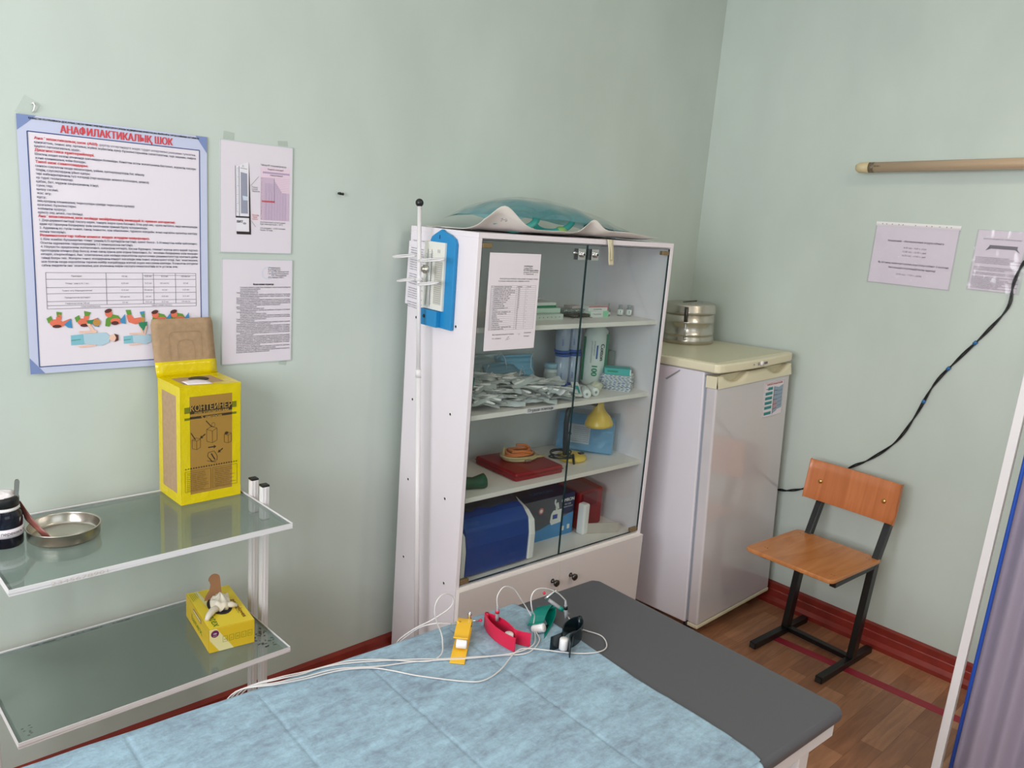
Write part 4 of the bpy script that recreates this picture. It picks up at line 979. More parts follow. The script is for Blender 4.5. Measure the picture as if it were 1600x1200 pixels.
# disposable sheet
SHM = bpy.data.materials.new('nonwoven_blue'); SHM.use_nodes = True
nt = SHM.node_tree; pb = nt.nodes['Principled BSDF']; N = nt.nodes.new
tc = N('ShaderNodeTexCoord'); mp = N('ShaderNodeMapping'); mp.inputs['Scale'].default_value = (22, 34, 22); mp.inputs['Rotation'].default_value = (0, 0, -0.25)
n1 = N('ShaderNodeTexNoise'); n1.inputs['Scale'].default_value = 1.5; n1.inputs['Detail'].default_value = 9; n1.inputs['Roughness'].default_value = 0.72; n1.inputs['Distortion'].default_value = 0.3
nt.links.new(tc.outputs['Object'], mp.inputs['Vector']); nt.links.new(mp.outputs['Vector'], n1.inputs['Vector'])
mpb = N('ShaderNodeMapping'); mpb.inputs['Scale'].default_value = (5, 16, 9); mpb.inputs['Rotation'].default_value = (0, 0, 0.05)
n1b = N('ShaderNodeTexNoise'); n1b.inputs['Scale'].default_value = 1.3; n1b.inputs['Detail'].default_value = 7; n1b.inputs['Roughness'].default_value = 0.7
nt.links.new(tc.outputs['Object'], mpb.inputs['Vector']); nt.links.new(mpb.outputs['Vector'], n1b.inputs['Vector'])
avg = N('ShaderNodeMix'); avg.data_type = 'FLOAT'; avg.inputs[0].default_value = 0.5
nt.links.new(n1.outputs['Fac'], avg.inputs[2]); nt.links.new(n1b.outputs['Fac'], avg.inputs[3])
r1 = N('ShaderNodeValToRGB'); r1.color_ramp.elements[0].position = 0.38; r1.color_ramp.elements[1].position = 0.60
r1.color_ramp.elements[0].color = lin((126, 143, 160)); r1.color_ramp.elements[1].color = lin((160, 190, 208))
nt.links.new(avg.outputs[0], r1.inputs['Fac']); nt.links.new(r1.outputs['Color'], pb.inputs['Base Color'])
pb.inputs['Roughness'].default_value = 0.75
n3 = N('ShaderNodeTexNoise'); n3.inputs['Scale'].default_value = 90; n3.inputs['Detail'].default_value = 5
bm_ = N('ShaderNodeBump'); bm_.inputs['Strength'].default_value = 0.35; bm_.inputs['Distance'].default_value = 0.004
nt.links.new(tc.outputs['Object'], n3.inputs['Vector']); nt.links.new(n3.outputs['Fac'], bm_.inputs['Height']); nt.links.new(bm_.outputs['Normal'], pb.inputs['Normal'])
def edge_x(y):
    ks = [(-0.70, -1.800), (-0.737, -1.782), (-0.776, -1.776), (-0.915, -1.769), (-1.16, -1.794), (-1.409, -1.797), (-1.478, -1.806), (-1.528, -1.826), (-1.60, -1.87)]
    if y >= ks[0][0]: return ks[0][1]
    for a, c in zip(ks[:-1], ks[1:]):
        if y <= a[0] and y >= c[0]: return a[1]+(c[1]-a[1])*(a[0]-y)/(a[0]-c[0])
    return ks[-1][1]
def back_y(x): return -0.662+(x+3.42)*(-0.108/1.938)
def front_y(x): return -1.452+(x+3.46)*(-0.100/1.964)
def sheet_z(x, y):
    z = 0.0022
    z += 0.0016*(noise.noise(Vector((x*3.0, y*9.0, 2)))+0.5)+0.0005*noise.noise(Vector((x*14, y*25, 5)))
    for xc in (-2.015, -2.27, -2.52, -2.78):     # fold creases across the couch
        d = abs(x-(xc-0.03*(-0.9-y))); z -= 0.0020*math.exp(-(d/0.0035)**2)
    for (yc, w) in ((-1.03, 0.012), (-1.25, 0.010), (-0.86, 0.015)):
        d = abs(y-(yc-0.05*(x+2.2)+0.02*math.sin(x*5))); z += 0.0022*math.exp(-(d/w)**2)*(0.5+0.5*math.sin(x*6+yc*9))
    return max(z, 0.0004)
def sheet_fn(s, t):
    yc = -0.70-0.85*t
    # path across couch: small droop behind, flat, droop in front
    W_ = 0.79; a = -0.055; L_ = W_+0.055+0.16
    q = a+L_*t
    xr = edge_x(-0.745-q if q > 0 else -0.745)
    x = -3.35+(xr+3.35)*s
    yb = back_y(x); yf = front_y(x); Wd = yb-yf
    R = 0.018
    if q < 0:
        k = -q; ang = min(k/R, PI/2); ext = max(0, k-R*PI/2)
        y = yb+R*math.sin(ang)+0.004-R*0.9; z = ZT-R*(1-math.cos(ang))-ext+0.003
        y += 0.010*math.sin(ang)+0.006*noise.noise(Vector((x*7, 3, q*10)))*math.sin(ang)
    elif q < Wd-0.01: y = yb-q-0.016; z = ZT+sheet_z(x, y); y = max(y, yf+0.012)
    else:
        k = q-(Wd-0.01); ang = min(k/R, PI/2); ext = max(0, k-R*PI/2)
        y = yf-R*math.sin(ang)+0.012; z = ZT-R*(1-math.cos(ang))-ext+0.0025; y -= 0.005+0.008*noise.noise(Vector((x*6, q*8, 1)))*math.sin(ang)
    return (x, y, z)
b = MB(); b.grid(sheet_fn, 420, 190, SHM)
o = b.build('disposable_sheet', solid=0.0008); tag(o, 'mottled blue disposable sheet with fold lines spread over the grey couch', 'sheet')

# ------------------------------------------------------------------ ECG limb clamps on the sheet
ZB = ZT+0.004
def clamp(name, loc, rz, m_, label, Lh=0.030, tilt=(0, 0, 0), JA=None, JB=None, elect=(0.088, 0.0), connector=True, post_at=(0.01, 0.0)):
    """jaw strips in the local xy plane, strip width along local z"""
    e = empty(name, loc, rz, label, 'electrode clamp', 'limb electrode clamps on the couch')
    e.rotation_euler = (tilt[0], tilt[1], rz)
    JA = JA or [(0, 0.002), (0.012, 0.011), (0.035, 0.019), (0.065, 0.021), (0.09, 0.016), (0.105, 0.012), (0.118, 0.016), (0.135, 0.026)]
    JB = JB or [(x, -y) for x, y in JA]
    for J in (JA, JB):
        b = MB(); pts = []
        # dense polyline via Catmull-Rom
        P = [Vector(p) for p in J]; P = [P[0]]+P+[P[-1]]
        dense = []
        for i in range(1, len(P)-2):
            for k in range(5):
                t = k/5; a0, a1, a2, a3 = P[i-1], P[i], P[i+1], P[i+2]
                dense.append(0.5*((2*a1)+(-a0+a2)*t+(2*a0-5*a1+4*a2-a3)*t*t+(-a0+3*a1-3*a2+a3)*t**3))
        dense.append(P[-2])
        n_ = []
        for i in range(len(dense)):
            t = dense[min(i+1, len(dense)-1)]-dense[max(i-1, 0)]; n_.append(Vector((-t.y, t.x)).normalized()*0.0014)
        outl = [tuple(dense[i]+n_[i]) for i in range(len(dense))]+[tuple(dense[i]-n_[i]) for i in range(len(dense)-1, -1, -1)]
        b.prism(outl, 0.0, Lh, m_, smooth=False); b.build('jaw', e, bevel=0.0006, seg=1)
    b = MB(); b.lathe([(0.0055, 0), (0.0055, Lh)], m_, n=16, c=(0.003, 0, 0)); b.build('hinge', e)
    b = MB(); x, y = elect
    b.lathe([(0.010, 0.002), (0.0115, 0.004), (0.0115, Lh*0.72), (0.010, Lh*0.78), (0, Lh*0.78)], WHP, n=20, c=(x, y, 0)); b.build('electrode_holder', e)
    b = MB(); b.box((x-0.035, y+0.0125 if y >= 0 else y-0.016, Lh*0.15), (x-0.012, y+0.016 if y >= 0 else y-0.0125, Lh*0.85), DSTEEL); b.build('contact_plate', e)
    return e
# red: on its side, mouth towards lower right
clamp('limb_electrode_clamp', (-1.928, -0.797, ZB), -PI/2-0.02, REDP, 'red limb electrode clamp with its hinge end towards the cabinet', Lh=0.037,
      JA=[(0, 0.002), (0.03, 0.012), (0.06, 0.015), (0.09, 0.010), (0.105, 0.007), (0.12, 0.012), (0.142, 0.027)], JB=[(0, -0.002), (0.03, -0.017), (0.07, -0.026), (0.11, -0.026), (0.138, -0.021)], elect=(0.100, -0.008))
clamp('limb_electrode_clamp', (-1.742, -0.957, ZB), math.atan2(-0.052, -0.130), BLKP, 'black limb electrode clamp at the edge of the blue sheet', Lh=0.040,
      JA=[(0, 0.002), (0.02, 0.015), (0.05, 0.021), (0.08, 0.017), (0.098, 0.011), (0.112, 0.014), (0.138, 0.027)], JB=[(0, -0.002), (0.02, -0.015), (0.05, -0.021), (0.080, -0.017), (0.098, -0.011), (0.112, -0.014), (0.138, -0.026)], elect=(0.112, 0.0))
from mathutils import Quaternion
g = clamp('limb_electrode_clamp', (0, 0, 0), 0, TEAL, 'green limb electrode clamp tilted between the red and black ones', Lh=0.046,
      JA=[(0, 0.002), (0.012, 0.011), (0.035, 0.015), (0.065, 0.014), (0.09, 0.010), (0.100, 0.011)], JB=[(0, -0.002), (0.012, -0.013), (0.035, -0.019), (0.065, -0.021), (0.095, -0.021), (0.145, -0.022)], elect=(0.098, -0.004))
g.rotation_mode = 'QUATERNION'
g.rotation_quaternion = Quaternion((0, 0, 1), math.atan2(-0.065, -0.125)) @ Quaternion((0, 1, 0), 0.10) @ Quaternion((1, 0, 0), PI/2+0.45)
g.location = (-1.742, -0.868, ZB+0.030)
y_ = clamp('limb_electrode_clamp', (0, 0, 0), 0, YELP, 'yellow limb electrode clamp lying flat nearest the cable bundle', Lh=0.036,
      JA=[(0, 0.002), (0.012, 0.012), (0.035, 0.015), (0.065, 0.013), (0.09, 0.010), (0.106, 0.012)], JB=[(0, -0.002), (0.012, -0.014), (0.035, -0.020), (0.065, -0.021), (0.095, -0.020), (0.125, -0.021), (0.158, -0.023)], elect=(0.102, -0.004))
y_.rotation_mode = 'QUATERNION'
y_.rotation_quaternion = Quaternion((0, 0, 1), math.atan2(-0.112, -0.118)) @ Quaternion((1, 0, 0), PI/2)
y_.location = (-1.972, -0.797, ZB+0.025)

def post(loc, dirv, label, colm):
    pass
CABN = {}
def cable(name, pts, label, r=0.0016, m_=CABLEW, grp='white electrode leads on the couch', sub=6):
    P = [Vector(p) for p in pts]; P = [P[0]]+P+[P[-1]]; dense = []
    for i in range(1, len(P)-2):
        for k in range(sub):
            t = k/sub; a0, a1, a2, a3 = P[i-1], P[i], P[i+1], P[i+2]
            dense.append(0.5*((2*a1)+(-a0+a2)*t+(2*a0-5*a1+4*a2-a3)*t*t+(-a0+3*a1-3*a2+a3)*t**3))
    dense.append(P[-2])
    e = empty(name, dense[0], 0, label, 'cable', grp)
    b = MB(); b.tube([d-dense[0] for d in dense], r, m_, n=8); b.build('wire', e)
    return e, dense[0]
ZC = ZT+0.0075
def plug(e, org, p, q, ring, stub=True):
    p = Vector(p)-org; q = Vector(q)-org; d = (q-p)
    b = MB(); b.tube([p, p+d*0.25, p+d*0.3, p+d*0.75, q], [0.0028, 0.0032, 0.0046, 0.0050, 0.0046], GRYP, n=12); b.build('plug', e)
    b = MB(); b.tube([p+d*0.30, p+d*0.50], 0.0056, ring, n=12); b.build('colour_ring', e)
E1, o1 = cable('electrode_lead', [(-2.56, -0.640, 0.38), (-2.54, -0.655, 0.50), (-2.515, -0.680, 0.565), (-2.46, -0.712, ZC+.004), (-2.394, -0.721, ZC), (-2.302, -0.738, ZC), (-2.238, -0.775, ZC), (-2.184, -0.822, ZC), (-2.144, -0.850, ZC), (-2.107, -0.844, ZC+.002), (-2.082, -0.815, ZC+0.010), (-2.078, -0.803, 0.610), (-2.091, -0.800, 0.642), (-2.100, -0.800, 0.670), (-2.098, -0.800, 0.695), (-2.082, -0.800, 0.711), (-2.062, -0.800, 0.708), (-2.043, -0.798, 0.691), (-2.049, -0.796, 0.667), (-2.085, -0.775, 0.636), (-2.112, -0.740, 0.604), (-2.128, -0.700, 0.560), (-2.130, -0.690, 0.535), (-2.122, -0.700, 0.555), (-2.105, -0.745, 0.605), (-2.085, -0.785, 0.630), (-2.046, -0.800, 0.623)], 'white lead with yellow ring looping up to the yellow clamp')
plug(E1, o1, (-2.046, -0.800, 0.623), (-1.990, -0.800, 0.610), YELP)
b = MB(); p = Vector((-1.986, -0.800, 0.612))-o1
b.tube([p+Vector((0, 0, -0.014)), p+Vector((0, 0, -0.010)), p+Vector((0, 0, 0.006)), p+Vector((0, 0, 0.012)), p+Vector((0, 0, 0.018)), p+Vector((0, 0, 0.026))], [0.008, 0.005, 0.005, 0.0035, 0.0055, 0.002], CHROME, n=12); b.tube([p+Vector((-0.012, 0.004, 0)), p+Vector((0.022, -0.016, 0.002))], 0.0028, CHROME, n=8); b.ball(p+Vector((0.023, -0.017, 0.002)), 0.004, REDP, n=8); b.build('terminal', E1)
E2, o2 = cable('electrode_lead', [(-2.57, -0.640, 0.38), (-2.55, -0.655, 0.50), (-2.525, -0.682, 0.568), (-2.465, -0.720, ZC+.006), (-2.41, -0.728, ZC+.003), (-2.36, -0.728, ZC), (-2.291, -0.752, ZC), (-2.174, -0.820, ZC), (-2.112, -0.862, ZC), (-2.041, -0.902, ZC), (-1.985, -0.935, ZC), (-1.930, -0.960, ZC), (-1.870, -0.938, ZC), (-1.845, -0.90, ZC+.001), (-1.815, -0.86, ZC+0.004), (-1.822, -0.842, 0.612), (-1.846, -0.840, 0.646), (-1.877, -0.840, 0.685), (-1.912, -0.840, 0.701), (-1.933, -0.840, 0.682), (-1.930, -0.840, 0.650)], 'white lead with red ring arching over to the red clamp')
plug(E2, o2, (-1.930, -0.840, 0.655), (-1.926, -0.838, 0.612), REDP)
E3, o3 = cable('electrode_lead', [(-2.58, -0.640, 0.38), (-2.56, -0.655, 0.50), (-2.535, -0.684, 0.570), (-2.47, -0.727, ZC+.004), (-2.41, -0.737, ZC), (-2.336, -0.752, ZC), (-2.25, -0.80, ZC), (-2.174, -0.832, ZC), (-2.05, -0.905, ZC+.002), (-1.960, -0.945, ZC+.003), (-1.90, -0.945, ZC+.002), (-1.862, -0.915, ZC+.002), (-1.84, -0.885, ZC+0.004), (-1.855, -0.90, 0.63), (-1.897, -0.930, 0.671), (-1.905, -0.930, 0.708), (-1.889, -0.930, 0.725), (-1.850, -0.930, 0.716), (-1.807, -0.930, 0.691), (-1.776, -0.930, 0.662)], 'white lead with black ring arching high to the black clamp')
plug(E3, o3, (-1.776, -0.930, 0.662), (-1.766, -0.930, 0.610), BLK)
E4, o4 = cable('electrode_lead', [(-2.59, -0.640, 0.38), (-2.57, -0.656, 0.50), (-2.545, -0.688, 0.573), (-2.475, -0.735, ZC+.006), (-2.41, -0.745, ZC), (-2.336, -0.760, ZC), (-2.274, -0.792, ZC), (-2.241, -0.828, ZC), (-2.201, -0.885, ZC), (-2.131, -0.962, ZC), (-2.093, -0.984, ZC), (-2.035, -0.975, ZC), (-1.955, -0.943, ZC+.003), (-1.915, -0.955, ZC+.003), (-1.84, -1.028, ZC), (-1.787, -1.060, ZC), (-1.743, -1.052, ZT+.004), (-1.715, -1.010, ZT+.004), (-1.733, -0.955, ZT+.004), (-1.752, -0.935, 0.60), (-1.756, -0.918, 0.612)], 'long white lead looping over the grey vinyl past the black clamp')
plug(E4, o4, (-1.750, -0.925, 0.612), (-1.790, -0.885, 0.648), TEAL)
b = MB(); p = Vector((-1.775, -0.872, 0.650))-o4
b.tube([p+Vector((-0.012, 0.004, -0.008)), p, p+Vector((0.012, -0.006, 0.010)), p+Vector((0.016, -0.008, 0.014))], [0.003, 0.005, 0.003, 0.004], CHROME, n=10); b.ball(p+Vector((-0.010, 0.010, 0.006)), 0.004, REDP, n=8); b.build('terminal', E4)

# ------------------------------------------------------------------ glass trolley
TTH = 0.0237
tr = empty('glass_trolley', (-2.2943, -0.04, 0), TTH, 'white metal trolley with two glass shelves against the mint wall', 'trolley')
TWd, TDp = 0.6231, 0.397
for zt, nm in ((0.812, 'upper'), (0.465, 'lower')):
    b = MB(); z1 = zt+0.003; z0 = zt-0.012; k = 0.011
    for (a, c) in (((-TWd, -0.0015), (0, 0)), ((-TWd, -TDp), (0, -TDp+0.0015)), ((-TWd, -TDp), (-TWd+0.0015, 0)), ((-0.0015, -TDp), (0, 0))):
        b.box((a[0], a[1], z0), (c[0], c[1], z1), WPL)
    for (a, c) in (((-TWd, -k), (0, 0)), ((-TWd, -TDp), (0, -TDp+k)), ((-TWd, -TDp), (-TWd+k, 0)), ((-k, -TDp), (0, 0))):
        b.box((a[0], a[1], zt-0.0065), (c[0], c[1], zt-0.0045), WPL)
    b.box((-0.0032, -TDp, zt+0.0015), (0, 0, zt+0.003), WPL); b.box((-TWd, -0.0032, zt+0.0015), (0, 0, zt+0.003), WPL)
    b.build('shelf_frame', tr, bevel=0.0006, seg=1)
    g_ = MB(); g_.box((-TWd+0.003, -TDp+0.003, zt-0.0044), (-0.0035, -0.0035, zt), TGLASS); go = g_.build('glass_shelf', tr)
    if zt < 0.6:
        w_ = MB(); sw = Sheet(w_, (-TWd, 0, zt+0.0003), (1, 0, 0), (0, -1, 0)); WORN = mat('worn_patch', (70, 78, 74), rough=0.7); WORN2 = mat('worn_patch_light', (176, 184, 178), rough=0.7)
        for i in range(34):
            cx = TWd-0.035+rnd.uniform(-0.022, 0.022); cy = 0.26+0.10*rnd.random()
            sw.disc(cx, cy, rnd.uniform(0.002, 0.006), rnd.uniform(0.0015, 0.004), WORN, 1, n=7, rot=rnd.random()*3)
        for i in range(24):
            sw.disc(rnd.uniform(0.08, 0.42), TDp-0.005+rnd.uniform(-0.0015, 0.0015), rnd.uniform(0.003, 0.012), 0.0012, WORN, 1, n=6)
            sw.disc(rnd.uniform(0.12, 0.35), 0.012, rnd.uniform(0.002, 0.008), 0.0016, WORN, 1, n=6)
        for i in range(8): sw.disc(0.018+rnd.uniform(0, 0.02), TDp-0.055+0.005*i, 0.003, 0.0012, WORN, 1, n=6)
        w_.build('worn_marks', tr)['kind'] = 'stuff'
for (x, sx_) in ((0.012, 1), (-TWd-0.012, -1)):
    for y in (-0.160, -0.222):
        b = MB(); z1 = 0.858 if sx_ > 0 else 0.845
        b.box((x-0.0098, y-0.0098, 0.10), (x+0.0098, y+0.0098, z1), WPL)
        b.box((x-0.0110, y-0.003, 0.10), (x+0.0110, y+0.003, z1-0.002), WPL); b.box((x-0.003, y-0.0110, 0.10), (x+0.003, y+0.0110, z1-0.002), WPL)
        po = b.build('leg', tr, bevel=0.0012, seg=2)
        b = MB(); b.box((x-0.0108, y-0.0108, z1-0.001), (x+0.0108, y+0.0108, z1+0.005), BLK); b.build('end_cap', po, bevel=0.002)
    b = MB(); b.box((x-0.025, -0.40, 0.075), (x+0.025, -0.012, 0.102), WPL); b.build('base_bar', tr, bevel=0.003)
    for y in (-0.05, -0.37):
        b = MB(); b.lathe([(0.026, -0.010), (0.028, 0.0), (0.026, 0.010)], BLK, n=20, M=Matrix.Translation((x, y, 0.029)) @ Matrix.Rotation(PI/2, 4, 'Y')); b.tube([(x, y, 0.04), (x, y, 0.078)], 0.008, STEEL, n=10); b.build('castor', tr)
# serial number on the front rim
b = MB(); s = Sheet(b, (-TWd, -TDp-0.0004, 0.815), (1, 0, 0), (0, 0, -1)); s.text(0.075, 0.0125, 0.011, '2345678901', mat('faint_stamp', (206, 196, 186), rough=0.5), w=0.11); b.build('stamped_number', tr)

# sharps container
ZS = 0.8122
sc = empty('sharps_container', (-2.466, -0.178, ZS), 0.04, 'tall cardboard sharps container edged with yellow tape, lid flap open', 'container')
BW, BD, BH = 0.162, 0.138, 0.316
b = MB(); b.box((0, 0, 0), (BW, BD, BH), KRAFT); b.build('carton_body', sc)
b = MB(); tw = 0.024; q = 0.0007
def tp(lo, hi): b.box(lo, hi, YTAPE)
for x in (0, BW):
    for y in (0, BD):
        xa, xb = (-q, tw) if x == 0 else (BW-tw, BW+q); ya, yb = (-q, tw) if y == 0 else (BD-tw, BD+q)
        yy = (-q, 0.0) if y == 0 else (BD, BD+q); xx = (-q, 0.0) if x == 0 else (BW, BW+q)
        tp((xa, yy[0], 0), (xb, yy[1], BH)); tp((xx[0], ya, 0), (xx[1], yb, BH))
for z0, z1 in ((0, 0.026), (BH-0.026, BH)):
    e_ = q*1.25; tp((-q, -e_, z0+1e-5), (BW+q, 0, z1-1e-5)); tp((-q, BD, z0+1e-5), (BW+q, BD+e_, z1-1e-5)); tp((-e_, -q, z0+2e-5), (0, BD+q, z1-2e-5)); tp((BW, -q, z0+2e-5), (BW+e_, BD+q, z1-2e-5))
for (lo, hi) in (((-q, -q, BH), (BW+q, 0.026, BH+q)), ((-q, BD-0.024, BH), (BW+q, BD+q, BH+q)), ((-q, 0.026, BH), (0.022, BD-0.024, BH+q)), ((BW-0.03, 0.026, BH), (BW+q, BD-0.024, BH+q))): tp(lo, hi)
b.build('yellow_tape', sc)
b = MB(); s = Sheet(b, (0, -0.0008, BH), (1, 0, 0), (0, 0, -1))
DBR = mat('dark_brown_print', (58, 44, 22), rough=0.4); OLV = mat('olive_print', (116, 120, 16), rough=0.3); LBR = mat('light_kraft_print', (176, 140, 66), rough=0.4)
s.rect(tw, 0.026, BW-tw, BH-0.026, KRAFT2, 1)
s.rect(tw, 0.050, BW-tw, 0.072, DBR, 2); s.rect(0.010, 0.053, tw, 0.069, OLV, 2); s.rect(BW-tw, 0.050, BW-0.012, 0.066, OLV, 2)
s.text(BW/2, 0.0645, 0.022, 'КОНТЕЙНЕР', LBR, 3, w=0.112, align='c', bold=0.02); s.text(BW/2, 0.0735, 0.0085, 'ДЛЯ УТИЛИЗАЦИИ', LBR, 3, w=0.092, align='c', bold=0.03)
s.rect(tw, 0.079, BW-tw, 0.0855, DBR, 2); s.rect(0.010, 0.081, tw, 0.0875, OLV, 2); s.rect(BW-tw, 0.079, BW-0.012, 0.085, OLV, 2)
s.text(BW/2, 0.0870, 0.011, '5 литров', LBR, 3, w=0.055, align='c', bold=0.03)
def ibox(cx, cy, w, h, k=0.3):
    lw = 0.0009; x0, x1 = cx-w/2, cx+w/2; m_ = cx+w*0.05
    s.pline([(x0, cy-h*0.32), (x0, cy+h*0.36), (m_, cy+h*0.5), (x1, cy+h*0.36), (x1, cy-h*0.32), (m_, cy-h*0.18), (x0, cy-h*0.32), (cx-w*.05, cy-h*0.45), (x1, cy-h*0.32)], lw, DBR, 3); s.line((m_, cy-h*0.18), (m_, cy+h*0.5), lw, DBR, 3)
def arrow(a, c):
    a = Vector(a); c = Vector(c); d = (c-a).normalized(); n_ = Vector((-d.y, d.x)); m_ = c-d*0.007
    s.line(tuple(a), tuple(m_), 0.003, DBR, 3); s.poly([tuple(m_+n_*0.005), tuple(c), tuple(m_-n_*0.005)], DBR, 3)
ibox(0.082, 0.133, 0.028, 0.048); s.disc(0.086, 0.107, 0.005, 0.006, DBR, 3); s.disc(0.086, 0.107, 0.004, 0.005, KRAFT2, 4); s.line((0.066, 0.094), (0.082, 0.113), 0.002, DBR, 5)
ibox(0.040, 0.152, 0.022, 0.034); s.line((0.026, 0.122), (0.038, 0.142), 0.002, DBR, 5)
ibox(0.126, 0.148, 0.020, 0.032); s.disc(0.122, 0.135, 0.005, 0.004, DBR, 4)
arrow((0.064, 0.130), (0.050, 0.140)); arrow((0.072, 0.168), (0.094, 0.168)); arrow((0.112, 0.176), (0.098, 0.186))
s.pline([(0.072, 0.182), (0.088, 0.180), (0.096, 0.194), (0.096, 0.206), (0.082, 0.208), (0.070, 0.192), (0.072, 0.182)], 0.0012, DBR, 3); s.line((0.080, 0.186), (0.090, 0.204), 0.003, DBR, 3); s.line((0.068, 0.204), (0.094, 0.212), 0.0012, DBR, 3); s.line((0.075, 0.198), (0.083, 0.210), 0.002, DBR, 3)
for i in range(21): s.disc(0.012+i*0.0069, 0.2185+0.0006*i*0, 0.0021, 0.0021, OLV if i in (0, 1, 19, 20) else DBR, 3, n=10)
for (x0, x1) in ((0.010, 0.079), (0.084, 0.152)):
    s.frame(x0, 0.226, x1, 0.282, 0.0007, DBR, 3)
    for i in range(10): s.text(x0+0.004, 0.2325+i*0.0052, 0.0040, rnd.choice(('Предназначен для сбора и утилизации', 'использованных шприцев и игл', 'Не заполнять выше метки', 'Хранить в недоступном месте')), DBR, 4, w=(x1-x0-0.008)*rnd.uniform(0.7, 1))
b.build('printed_front', sc)
b = MB(); b.lathe([(0.026, BH+0.0003), (0.026, BH+0.0006)], INK, n=28, c=(0.085, 0.083, 0), M=None); b.build('drop_hole', sc)
b = MB(); b.grid(lambda s_, t: (0.03+0.062*s_, 0.022+0.040*t-0.012*s_, BH+0.0015+0.004*abs(math.sin(PI*s_))*t), 8, 4, PAPER); b.build('paper_scrap', sc, solid=0.0004)
# flap leaning back
Mf = Matrix.Translation((0, BD, BH)) @ Matrix.Rotation(-0.06, 4, 'X')
def flap_pt(s_, t):
    w = 1.0
    x = -0.004+(BW+0.004)*s_
    x += (0.004 if t > 0.9 else 0)*(1 if s_ < 0.5 else -1)
    return tuple(Mf @ Vector((x-0.010*t, 0.003*math.sin(PI*t), 0.155*t)))
b = MB(); b.grid(flap_pt, 8, 10, KRAFT); fo = b.build('lid_flap', sc, solid=0.0022)
b = MB(); b.grid(lambda s_, t: tuple(Vector(flap_pt(s_, t*0.26))+Vector((0, -0.0018, 0))), 8, 3, YTAPE); b.build('flap_tape', fo, solid=0.0006)
b = MB(); sF = Sheet(b, Mf @ Vector((-0.004, -0.0012, 0)), (1, 0, 0), Mf.to_3x3() @ Vector((0, 0, 1)))
sF.n = Vector((0, -1, 0)); KD = mat('kraft_crease', (150, 122, 92), rough=0.8)
sF.pline([(0.040, 0.045), (0.036, 0.112), (0.044, 0.119), (0.116, 0.119), (0.124, 0.110), (0.126, 0.045)], 0.0010, KD, 3)
sF.pline([(0.060, 0.045), (0.058, 0.082), (0.064, 0.094), (0.082, 0.098), (0.098, 0.093), (0.104, 0.080), (0.106, 0.045)], 0.0010, KD, 3)
b.build('tear_lines', fo)

# glove box on the lower shelf
ZL = 0.4652
gb = empty('glove_box', (-2.463, -0.346, ZL), -0.115, 'yellow latex glove box with a torn cardboard tongue on the lower glass shelf', 'glove box')
GY = mat('glove_box_yellow', (236, 208, 52), rough=0.35); GY2 = mat('glove_box_gold', (216, 182, 40), rough=0.35); GW = mat('glove_box_pale', (226, 216, 158), rough=0.35); PUR = mat('print_purple', (104, 30, 84), rough=0.4); PG = mat('print_olive_green', (96, 130, 16), rough=0.4); MAR = mat('print_maroon', (120, 40, 30), rough=0.4)
GWd, GDp, GHt = 0.116, 0.220, 0.066
b = MB(); b.box((0, 0, 0), (GWd, GDp, GHt), GY2); b.build('box_body', gb, bevel=0.0012, seg=2)
b = MB(); s = Sheet(b, (0, GDp, GHt+0.0004), (1, 0, 0), (0, -1, 0))
s.rect(0.001, 0.001, GWd-0.001, GDp-0.001, GY, 1)
s.poly([(0.020, 0.001), (0.030, 0.001), (0.036, 0.08), (0.028, 0.10)], GW, 2)
for i in range(5): s.line((0.005+i*0.0045, 0.010), (0.006+i*0.0045, 0.055-0.004*i), 0.0009, PG, 3)
s.text(0.014, 0.150, 0.030, 'latex', PG, 4, rot=PI/2, w=0.062, bold=0.02)
s.text(0.094, 0.090, 0.016, 'pansgloves', MAR, 4, rot=PI/2, w=0.105, bold=0.03)
s.text(0.089, 0.14, 0.006, 'powder free', PG, 4, rot=PI/2)
hole = [(0.058+0.030*math.cos(t/20*2*PI), 0.108+0.052*math.sin(t/20*2*PI)) for t in range(20)]
s.poly(hole, INK, 5)
f2 = Sheet(b, (0, -0.0004, GHt), (1, 0, 0), (0, 0, -1))
f2.rect(0.001, 0.001, GWd-0.001, GHt-0.001, GY2, 1); f2.poly([(0.0, 0.0), (0.018, 0.0), (0.062, GHt-0.001), (0.025, GHt-0.001), (0.001, 0.03)], GW, 2)
f2.disc(0.014, 0.014, 0.010, 0.010, PUR, 3, n=20); f2.text(0.014, 0.0155, 0.006, '100', CWH, 4, align='c', bold=.03); f2.text(0.014, 0.0205, 0.0035, 'pieces', CWH, 4, align='c')
for i in range(5): f2.frame(0.034+i*0.016, 0.026, 0.045+i*0.016, 0.042, 0.0007, PG, 3); f2.text(0.0395+i*0.016, 0.037, 0.006, 'XS,S,M,L,XL'.split(',')[i], PG, 4, align='c')
f3 = Sheet(b, (-0.0004, GDp, GHt), (0, -1, 0), (0, 0, -1))
f3.rect(0.001, 0.001, GDp-0.001, GHt-0.001, GY2, 1); f3.text(0.06, 0.048, 0.026, 'latex', PG, 3, w=0.10); f3.rect(0.075, 0.008, 0.150, 0.018, PUR, 3); f3.rect(0.078, 0.010, 0.147, 0.016, GW, 4)
for i in range(3): f3.line((0.15, 0.022+i*0.008), (0.215, 0.020+i*0.010), 0.0012, GY, 3)
b.build('print', gb)
b = MB(); to = []
for i in range(9):
    t = i/8; to.append((0.030+0.016*(1-(1-t)**2)*0.4, 0.0))
prof_t = [(-0.028, 0.0), (-0.024, 0.012), (-0.012, 0.026), (-0.008, 0.040), (-0.010, 0.050)]+[(0.0035+0.0165*math.cos(PI-PI*k/8), 0.052+0.016*math.sin(PI*k/8)) for k in range(9)]+[(0.020, 0.040), (0.022, 0.0)]
